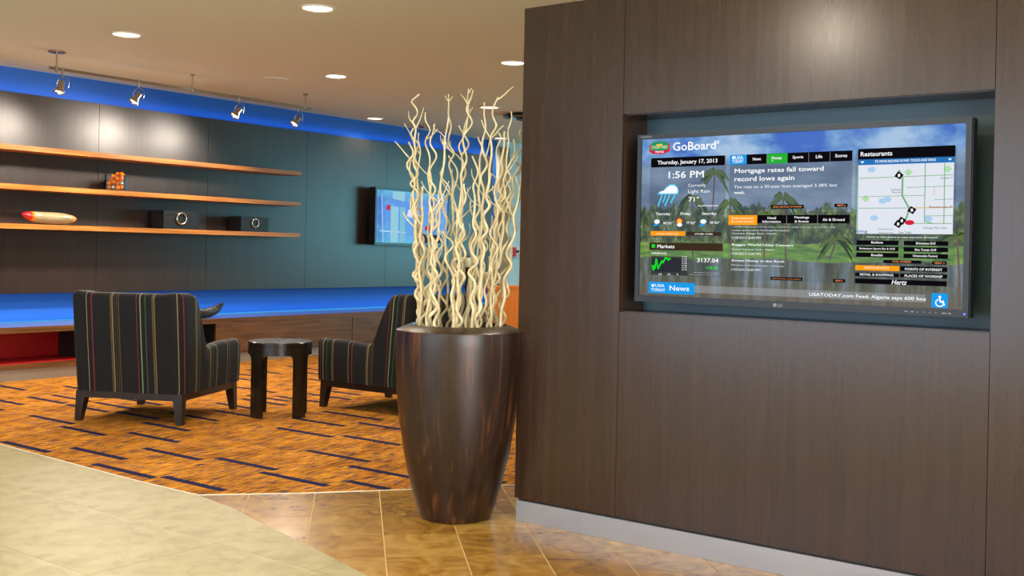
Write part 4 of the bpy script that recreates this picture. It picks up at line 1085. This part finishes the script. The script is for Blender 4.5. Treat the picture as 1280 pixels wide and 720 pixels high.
# ------------------------------------------------------------------ planter and curly branches
PX, PY = 4.135, 3.420
RT, FW = Vector((CX, -SX, 0)), Vector((SX, CX, 0))
pot = tag(empty('planter', (PX, PY, 0)), 'tall tapered dark brown wood grained planter on the brown tiles', 'planter')
bm = bmesh.new()
prof = [(0.150, 0.0), (0.168, 0.004), (0.172, 0.012), (0.193, 0.075), (0.224, 0.18), (0.254, 0.32), (0.277, 0.46), (0.291, 0.60), (0.2985, 0.72), (0.3015, 0.82), (0.3005, 0.875), (0.2985, 0.885), (0.292, 0.889), (0.235, 0.912), (0.228, 0.912), (0.225, 0.905), (0.222, 0.84)]
prof = [(r * 1.03, z * 1.03) for r, z in prof]; lathe(bm, prof, 72, cap0=True, cap1=False); obj('body', bm, M_pot, pot, True, angle=0.5)
bm = bmesh.new(); lathe(bm, [(0.01, 0.866), (0.227, 0.866)], 40, cap0=True, cap1=False); obj('liner', bm, M_soil, pot)
PXM = 0.00392
TIPS = [(499,178),(505,158),(506,118),(513,166),(522,143),(533,160),(545,112),(549,150),(541,171),(562,154),(571,103),(577,114),(589,170),(594,131),(608,127),
        (611,166),(626,140),(620,163),(631,172),(642,160),(649,172),(639,196),(585,198),(556,196),(529,214),(602,214),(617,226),(518,234),(573,232),(613,244),(501,200),(537,226),(581,250),(625,208),
        (510,262),(526,270),(547,240),(559,258),(569,280),(592,275),(605,268),(551,290),(534,300),(598,300)]
rb = random.Random(21)
def wiggle(p0, p1, amp, wl, rr, bend=0.0, n=None, ph=None):
    L_ = (p1 - p0).length; n = n or max(10, int(L_ / 0.012)); out = []
    a1, a2, a3 = [rr.uniform(0, 2*PI) for _ in range(3)]
    fz = rr.uniform(.85, 1.2)
    for i in range(n + 1):
        q = i / n; d = q * L_
        e = min(1, q * 12)
        am = amp * (0.55 + 0.45 * math.sin(d / wl * 1.7 + a3)) * e
        ph_ = 2*PI*d/wl*fz + 0.9 * math.sin(d * 7 + a2)
        c = p0.lerp(p1, q) + RT * (am * math.sin(ph_ + a1) + am * .2 * math.sin(ph_ * 1.7 + a3) + bend * math.sin(PI*q)) + FW * (am * 0.9 * math.cos(ph_ + a2))
        out.append(c)
    return out
LABELS = {10: ('tallest pale curly branch, forked at its top, in the planter', None), 2: ('pale curly branch rising highest at the far left of the planter', None), 14: ('pale curly branch with a twig reaching right near its top', None),
          6: ('pale curly branch with a spiky tip left of the tallest one', None), 20: ('thin pale branch farthest right against the light blue wall', None)}
ORD = ['first', 'second', 'third', 'fourth', 'fifth', 'sixth', 'seventh', 'eighth', 'ninth', 'tenth', 'eleventh', 'twelfth', 'thirteenth', 'fourteenth', 'fifteenth', 'sixteenth', 'seventeenth', 'eighteenth', 'nineteenth', 'twentieth']
ORD += ['twenty-' + w for w in ORD[:9]] + ['thirtieth'] + ['thirty-' + w for w in ORD[:9]] + ['fortieth'] + ['forty-' + w for w in ORD[:9]]
RANK = {i: r for r, i in enumerate(sorted(range(len(TIPS)), key=lambda k: TIPS[k][0]))}
def side_twig(bm, start, d, ln, rr, r0):
    pts = []; p = start.copy(); dirv = d.normalized(); k = rr.uniform(-2.5, 2.5); m_ = 12
    for i in range(m_ + 1):
        pts.append(p.copy()); ang = k * (1 if i > 5 else -0.5) * ln / m_ * 6
        dirv = (Matrix.Rotation(ang, 3, FW) @ dirv); dirv.z += 0.05; dirv.normalize(); p = p + dirv * (ln / m_)
    tube(bm, pts, [r0 * (1 - 0.55 * i / m_) for i in range(m_ + 1)], 6)
for i, (tx, ty) in enumerate(TIPS):
    zt = 1.3 - (ty - 313) * PXM
    rx = (567 - 567) * PXM + (tx - 571) * 0.78 * PXM + rb.uniform(-.045, .045)
    if i in (10, 11, 13, 22, 28, 32, 7): rx += rb.uniform(-.07, .07)
    rx = max(-.192, min(.192, rx))
    dmax = math.sqrt(max(0.0004, 0.200**2 - rx*rx)); ry = rb.uniform(-dmax, dmax) * 0.9
    base = Vector((PX, PY, 0.868)) + RT * rx + FW * ry
    tip = Vector((PX, PY, zt)) + RT * ((tx - 567.5) * PXM) + FW * (ry * 1.15)
    r0 = rb.uniform(0.0065, 0.0105); amp = rb.uniform(0.012, 0.022); wl = rb.uniform(0.12, 0.18)
    pts = wiggle(base, tip, amp, wl, rb, rb.uniform(-.02, .02))
    bm = bmesh.new(); n_ = len(pts) - 1
    tube(bm, pts, [r0 * (1 - 0.52 * (k / n_) ** 1.3) for k in range(n_ + 1)], 7)
    ntw = 2 if ty < 150 else (1 if rb.random() < .65 else 0)
    for _ in range(ntw):
        k = int(n_ * rb.uniform(0.55, 0.9)); d = RT * rb.choice((-1, 1)) * rb.uniform(.4, 1) + Vector((0, 0, rb.uniform(.5, 1.2))) + FW * rb.uniform(-.4, .4)
        side_twig(bm, pts[k], d, rb.uniform(.08, .18), rb, r0 * 0.5)
    if i == 10: side_twig(bm, pts[-3], RT * .5 + Vector((0, 0, .5)), .035, rb, .005)
    if i == 14:
        side_twig(bm, pts[-2], RT * 1.0 + Vector((0, 0, .42)), .10, rb, .005)
    if i == 6:
        for q in (-1, 1): side_twig(bm, pts[-4], RT * q * .5 + Vector((0, 0, .5)), .035, rb, .004)
    o = obj('branch', bm, M_branch, None, True)
    lab = LABELS[i][0] if i in LABELS else 'curly pale branch in the planter whose tip is %s from the left' % ORD[RANK[i]]
    tag(o, lab, 'branch', 'curly branches in the planter')

# ------------------------------------------------------------------ ceiling lights
def downlight(x, y, label, power=95, r=0.118, hot=False, cone=140):
    e = tag(empty('downlight', (x, y, ZC)), label, 'light', 'recessed ceiling downlights')
    bm = bmesh.new(); lathe(bm, [(r, -0.0005), (r + .012, -0.0005), (r + .010, -0.008), (r - .002, -0.010), (r - .012, -0.003)], 32, cap0=False, cap1=False); obj('trim_ring', bm, M_trimwhite, e, True, angle=.6)
    bm = bmesh.new(); lathe(bm, [(0.001, -0.0035), (r - .012, -0.0025)], 28, cap0=True, cap1=False); obj('lens', bm, M_hot if hot else M_lens, e)
    lamp('SPOT', 'lamp', (0, 0, -0.03), (0, 0, 0), power * 1.25, (1.0, 0.88, 0.70), e, spot_size=math.radians(cone), spot_blend=0.7, shadow_soft_size=0.10)
downlight(5.20, 7.87, 'round recessed ceiling light nearest the top left, above the left armchair')
downlight(5.354, 5.793, 'round recessed ceiling light at the top edge, largest of all')
downlight(7.576, 7.914, 'brightest star-like recessed ceiling light in the middle of the ceiling', 130, 0.105, True)
downlight(10.30, 10.02, 'recessed ceiling light close to the blue band above the television', 40, 0.11)
downlight(7.85, 5.93, 'recessed ceiling light cut off by the top of the wood partition')
downlight(10.14, 8.0, 'recessed ceiling light just above the round vent')
downlight(13.0, 10.02, 'recessed ceiling light at the right end of the blue band', 40, 0.11)
for x, y, p in ((2.9, 3.5, 70), (2.9, 5.9, 80), (3.0, 8.0, 60), (3.72, 1.62, 46), (2.6, 0.9, 50), (12.6, 8.3, 150), (9.2, 4.6, 130), (5.5, 3.4, 60), (0.4, 6.2, 70)):  # unseen grid lamps; the far-right ones added to brighten booth and rear wall
    downlight(x, y, 'recessed ceiling light outside the picture above the lobby floor', p)

downlight(0.95, 2.88, 'recessed ceiling light outside the picture facing the wood partition', 300, 0.118, True, 176)
bm = bmesh.new(); lathe(bm, [(0.13, -0.0005), (0.13, -0.006), (0.122, -0.008), (0.001, -0.008)], 32, cap0=False); cv = obj('ceiling_cover', bm, M_ceiling, None, True, angle=.6); cv.location = (7.41, 8.61, ZC)
tag(cv, 'flat round ceiling cover painted like the ceiling near the track lights', 'cover')
bm = bmesh.new(); lathe(bm, [(0.045, -0.0005), (0.05, -0.012), (0.03, -0.03), (0.001, -0.034)], 20, cap0=False); sp_ = obj('sprinkler_cap', bm, M_nickel, None, True); sp_.location = (11.2, 10.0, ZC)
tag(sp_, 'tiny sprinkler cap on the ceiling next to the blue band', 'sprinkler')
# round diffuser vent
ve = tag(empty('ceiling_vent', (10.95, 8.02, ZC)), 'round dark ceiling vent with chrome rings behind the branch tips', 'vent')
for k, (r0_, mt) in enumerate(((0.31, M_black), (0.23, M_chrome), (0.15, M_black))):
    bm = bmesh.new(); lathe(bm, [(r0_ - .06, -0.0005 if k == 0 else -0.02), (r0_, -0.03 - .012*k), (r0_ + .004, -0.036 - .012*k), (r0_ - .055, -0.026 - .004*k)], 40, cap0=False, cap1=False)
    obj('vent_ring', bm, mt, ve, True, angle=.7)
bm = bmesh.new(); lathe(bm, [(0.001, -0.058), (0.085, -0.06), (0.09, -0.05), (0.04, -0.0005)], 32, cap1=False); obj('vent_cone', bm, M_chrome, ve, True, angle=.7)

# ------------------------------------------------------------------ track light rail with four spots
RY, RZ = 9.12, 2.845
tr = tag(empty('track_rail', (5.26, RY, ZC)), 'thin nickel track light rail hung along the blue band', 'light track')
box('rail', M_nickel, tr, 0, 3.10, -0.008, 0.008, RZ - ZC - .012, RZ - ZC + .012)
for x, r_ in ((0.07, 0.075), (1.52, 0.022), (3.02, 0.03)):
    bm = bmesh.new(); lathe(bm, [(r_, -0.0005), (r_, -0.008), (r_ - .008, -0.014), (0.001, -0.015)], 24, cap0=False); c_ = obj('canopy', bm, M_nickel, tr, True, angle=.6); c_.location = (x, 0, 0)
    bm = bmesh.new(); tube(bm, [(x, 0, -0.012), (x, 0, RZ - ZC - .02)], 0.0065, 8); tube(bm, [(x, 0, RZ - ZC + .025), (x, 0, RZ - ZC - .03)], 0.012, 10); obj('stem', bm, M_nickel, tr, True, angle=.9)
HEADS = [(5.392, (-.30, -.05, -.95), 'leftmost nickel spotlight on the ceiling track, shining at the viewer'), (6.165, (-.55, .12, -.82), 'second nickel spotlight from the left on the ceiling track'),
         (7.36, (-.60, .15, -.80), 'third nickel spotlight from the left on the ceiling track'), (8.175, (-.62, .15, -.80), 'rightmost nickel spotlight on the ceiling track')]
for i, (hx, tgt, lab) in enumerate(HEADS):
    e = tag(empty('track_spotlight', (hx, RY, RZ - .012)), lab, 'spotlight', 'spotlights on the ceiling track')
    bm = bmesh.new(); tube(bm, [(0, 0, 0.03), (0, 0, -0.035)], 0.011, 10); tube(bm, [(0, 0, -0.03), (0, 0, -0.06)], 0.006, 8); obj('connector', bm, M_nickel, e, True, angle=.9)
    c0 = Vector((-0.02, 0.0, -0.150)); d = Vector(tgt).normalized()
    q = Vector((0, 0, -1)).rotation_difference(d)
    bm = bmesh.new(); lathe(bm, [(0.001, 0.062), (0.022, 0.062), (0.025, 0.056), (0.025, 0.0), (0.046, -0.034), (0.050, -0.052), (0.044, -0.052), (0.038, -0.034)], 22, cap1=False)
    h_ = obj('lamp_head', bm, M_nickel, e, True, angle=.6); h_.location = c0; h_.rotation_euler = q.to_euler()
    bm = bmesh.new(); lathe(bm, [(0.0385, -0.036), (0.001, -0.042)], 20, cap0=False); b_ = obj('bulb', bm, M_hot, h_, True)
    pts = []
    for k in range(19):
        a = -2.1 + 4.2 * k / 18; pts.append((0.058 * math.sin(a) - 0.010, -0.02 - 0.02*math.cos(a), -0.125 + 0.072 * math.cos(a)))
    bm = bmesh.new(); tube(bm, pts, 0.0036, 6); obj('yoke', bm, M_nickel, e, True)
    lamp('SPOT', 'lamp', c0 + d * 0.056, q.to_euler(), (150, 150, 125, 92)[i], (1.0, 0.86, 0.72), e, spot_size=math.radians(150), spot_blend=0.6, shadow_soft_size=0.09)

# ------------------------------------------------------------------ candles on the bench end
def candle(cx, cy, r, zt, zb_, dark, lab):
    e = tag(empty('candle_holder', (cx, cy, 0.5025)), lab[0], 'candle holder', 'candle holders on the bench end')
    mt = M_espresso if dark else M_glass
    h = zb_ - 0.5025
    bm = bmesh.new(); lathe(bm, [(0.075, 0.0), (0.078, 0.008), (0.03, 0.03), (0.018, h*.35), (0.034, h*.5), (0.018, h*.65), (0.03, h - .03)], 20); obj('stem', bm, mt, e, True)
    bm = bmesh.new(); lathe(bm, [(0.03, h - .03), (r + .025, h - .012), (r + .026, h - .001), (0.01, h)], 24); obj('plate', bm, mt, e, True, angle=.8)
    c = empty('pillar_candle', (cx, cy, zb_ + .0005)); tag(c, lab[1], 'candle', 'pillar candles on the bench end')
    bm = bmesh.new(); lathe(bm, [(r - .004, 0), (r, .006), (r, zt - zb_ - .006), (r - .006, zt - zb_), (.01, zt - zb_ - .006)], 24); obj('wax', bm, M_candle, c, True, angle=.8)
    bm = bmesh.new(); tube(bm, [(0, 0, zt - zb_ - .008), (.001, 0, zt - zb_ + .01)], .0025, 5); obj('wick', bm, M_black, c)
candle(12.83, 10.0, 0.072, 1.222, 0.985, False, ('tallest glass candle holder at the right end of the bench', 'tallest ivory pillar candle, in front of the blue wall end'))
candle(12.63, 9.93, 0.066, 0.995, 0.79, False, ('shorter glass candle holder left of the tallest one', 'lower ivory pillar candle left of the tallest one'))
candle(12.24, 10.0, 0.055, 1.20, 1.06, True, ('dark candle holder mostly hidden behind the branches', 'ivory pillar candle on the dark holder behind the branches'))

# ------------------------------------------------------------------ fire alarm and orange booth
fa = tag(empty('fire_alarm_pull', (13.72, YW, 1.30)), 'small red and white fire alarm box on the light blue wall', 'alarm')
box('back_box', M_white, fa, -0.09, 0.09, -0.035, -0.0005, -0.075, 0.075, 0.004); box('cover', M_alarm, fa, -0.088, -0.03, -0.06, -0.035, -0.073, 0.073, 0.004)
box('handle', M_black, fa, 0.0, 0.06, -0.045, -0.035, -0.015, 0.025, 0.002); box('key_switch', M_black, fa, 0.05, 0.07, -0.04, -0.035, -0.06, -0.045)
bo = tag(empty('booth_partition', (8.22, 6.4, 0)), 'orange wood booth panel between the planter and the wood partition', 'partition')
for k in range(5): box('panel_board', M_orange, bo, k*0.30 + .001, k*0.30 + .299, 0, 0.06, 0.02, 0.945)
box('top_cap', M_orange, bo, -0.004, 1.504, -0.004, 0.064, 0.945, 0.968, 0.002); box('plinth', M_darkint, bo, 0.01, 1.49, 0.008, 0.052, 0, 0.02)
